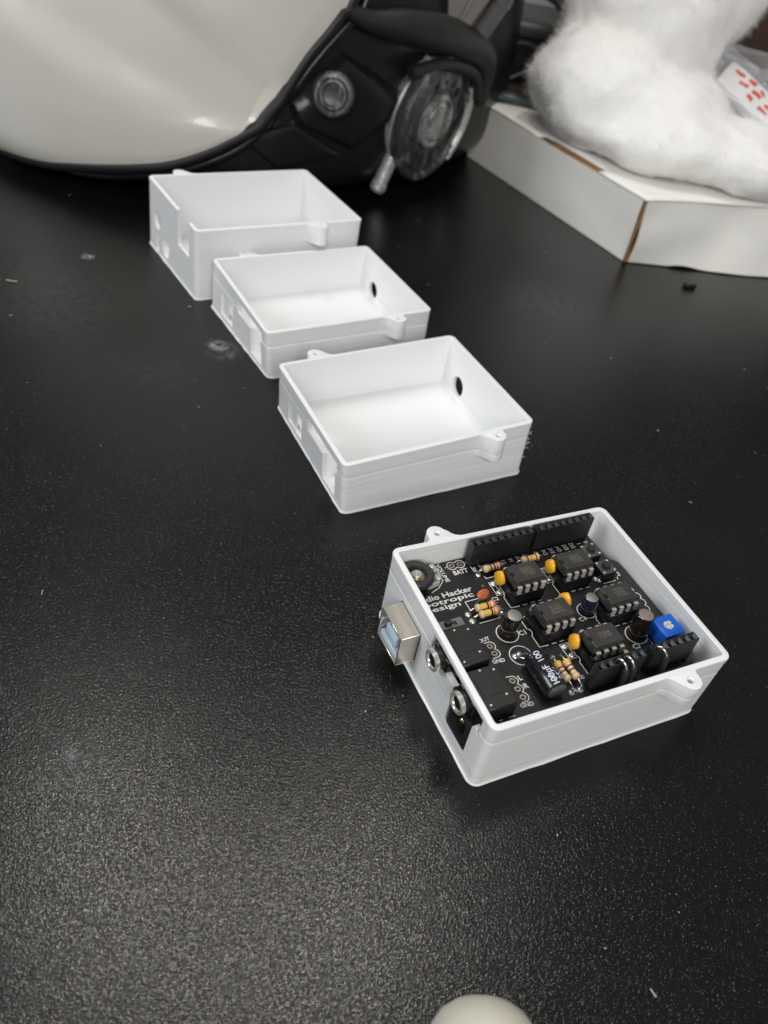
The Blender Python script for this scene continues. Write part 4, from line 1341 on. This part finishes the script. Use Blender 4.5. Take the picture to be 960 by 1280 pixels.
bm = NB(); box(bm, -21, 32, -8, 9, -3, 3, .8, PM, 2); box(bm, -19, 34, -9.5, -8.1, -3.4, 2.4, .4, PM); rumple(bm, 1.6); finish("pouch", bm, pmat("white_packet", (.72, .72, .72), .35, bump=(.15, .5, .8)), pk)
redp = pmat("red_print", (.62, .09, .06), .45)
for (x_, y_, w_, h_) in ((-17, 4.6, 7, 2.2), (-7, 5, 7, 2), (3, 4.6, 6, 2.4), (-10, .2, 6, 2.2), (0, .8, 8, 2.2), (11, 5, 7, 2.4), (11, .4, 6, 2.4), (-1, -3.8, 6, 2.2), (9, -4, 8, 2.2), (21, 1, 7, 2.4), (21, -4, 6, 2)):
    w_ *= random.uniform(.6, 1.1); h_ *= random.uniform(.6, 1.1)
    bm = NB(); box(bm, x_, x_ + w_, y_, y_ + h_, 3.0, 3.5, 0, PM @ Matrix.Translation((random.uniform(-.6, .6), random.uniform(-.4, .4), 0))); rumple(bm, 1.6); finish("red_mark", bm, redp, pk)
sc_ = crumple("red_wrapper", (186, 505, 57), (10, 16, 2), (-2, 3, 17), 14, 14, 3, 3, pmat("red_wrapper", (.55, .10, .09), .4))
tag(sc_, "scrap of red and white wrapper on the batting at the right edge", "wrapper")

# ---------------------------------------------------------------- things behind
dark = pmat("black_equipment_plastic", (.018, .018, .018), .42, bump=(.3, .3, .4), mottle=(.08, .3))
eq = empty("equipment_case", "black plastic equipment case with a handle loop behind the helmet ear piece", "equipment case", (32, 640, 0), 0)
EO = (-32, -640, 0)
bm = NB(); box(bm, 2, 64, 642, 700, 33, 68, 2.0, seg=2); finish("body", bm, dark, eq, 30, EO)
bm = NB(); box(bm, 0, 60, 632, 700, 62, 72, 2.5, Matrix.Translation((0, 0, 0)), 2); finish("lid", bm, pmat("grey_black_lid", (.045, .045, .045), .38, mottle=(.1, .3)), eq, 30, EO)
bm = NB(); tube(bm, smooth_path([(53, 632, 68), (56, 633, 77), (50, 634, 86), (38, 636, 90), (20, 640, 93), (4, 644, 97)], 6), 3.6, 12); finish("handle", bm, pmat("dark_grey_handle", (.06, .06, .06), .4), eq, 60, EO)
for q in ((22, 641.4, 50), (48, 641.4, 44)):
    bm = NB(); lathe(bm, [(2.2, 0), (2.2, 1.4), (1.4, 2), (.1, 2)], q, (0, -1, 0), n=14); finish("latch_stud", bm, dark_metal, eq, 30, EO)
tans = [pmat("tan_board", (.24, .19, .13), .6, mottle=(.1, .3)), pmat("brown_board_sheet", (.10, .075, .055), .6, mottle=(.1, .3)), pmat("cream_board", (.46, .42, .34), .6, mottle=(.1, .1))]
for k, (z0, z1, m_, lb) in enumerate(((23.4, 27.0, 2, "cream board at the bottom of the sheet stack behind the ear piece"), (27.1, 30.0, 0, "tan board in the middle of the sheet stack behind the ear piece"), (30.1, 32.8, 1, "dark brown board on top of the sheet stack behind the ear piece"))):
    bm = NB(); box(bm, -40, 44 - k * 2, 618 + k * 4, 700, z0, z1, .5, Matrix.Translation((0, 620, 0)) @ Matrix.Rotation(.03 * k - .04, 4, 'Z') @ Matrix.Translation((0, -620, 0)))
    tag(finish("sheet", bm, tans[m_]), lb, "board", "stack of sheets behind the ear piece")
bm = NB(); box(bm, -60, 60, 630, 720, 0, 23.3, 1); tag(finish("storage_box", bm, pmat("grey_brown_box", (.10, .09, .08), .7, mottle=(.05, .3))), "low dark box carrying the stack of sheets far behind the helmet", "box")
for k, zz in enumerate((41.0, 47.0)):
    pass
for k, (lb, pts_) in enumerate((("black cable looping over the equipment case, nearest to the batting", [(8, 628, 34), (18, 626, 52), (34, 627, 60), (48, 628, 52), (55, 630, 40)]), ("black cable lying across the front of the equipment case near the helmet", [(-8, 616, 34), (8, 618, 41), (24, 620, 38), (40, 622, 46)]))):
    bm = NB(); tube(bm, smooth_path(pts_, 6), 1.9, 8); tag(finish("cable", bm, dark), lb, "cable", "cables by the equipment case")
rail = empty("rail_bundle", "two dark metal rails lying across the far end of the cardboard box", "rails", (28, 575, 36), 0)
for k in range(3):
    bm = NB(); box(bm, -26, 26, -2.1, 2.1, 0, 3.6 - k * .4, .6, Matrix.Translation((0, k * 5.0, .8)) @ Matrix.Rotation(-.08, 4, 'Z')); finish("rail", bm, pmat("dark_steel_rail", (.09, .10, .11), .3, .8), rail)
paper = pmat("white_glossy_sheet", (.72, .72, .72), .25, bump=(.05, .3, 1))
bm = grid(lambda u, v: Vector((-20 + 110 * u, 705 + 6 * math.sin(u * 5), 60 + 90 * v + 4 * math.sin(u * 7))), lin(0, 1, 24), lin(0, 1, 8)); o = finish("plastic_sheet", bm, paper, ang=180)
tag(o, "white glossy sheet standing behind the black equipment case", "sheet")
sd = o.modifiers.new("t", 'SOLIDIFY'); sd.thickness = .0008
bm = NB(); box(bm, 120, 420, 760, 775, 0, 330, 2); tag(finish("brown_board", bm, pmat("dark_brown_board", (.045, .019, .008), .6, bump=(.1, .4, .4), mottle=(.05, .35))), "dark brown board standing at the back in the top right corner", "board")

# pale rounded end poking into the frame at the bottom
bm = NB()
prof = [(.2, 0), (3.2, .25), (6.0, 1.1), (8.3, 2.7), (9.9, 5.0), (10.8, 8.0), (11.2, 12), (11.2, 60)]
lathe(bm, prof, (36.4, 59.9, 11.2), (.05, -1, 0), n=48)
tag(finish("handle", bm, pmat("cream_handle", (.66, .63, .53), .45, bump=(.3, .3, .2), mottle=(.15, .06))), "pale cream rounded handle end poking in at the bottom edge of the table", "handle")
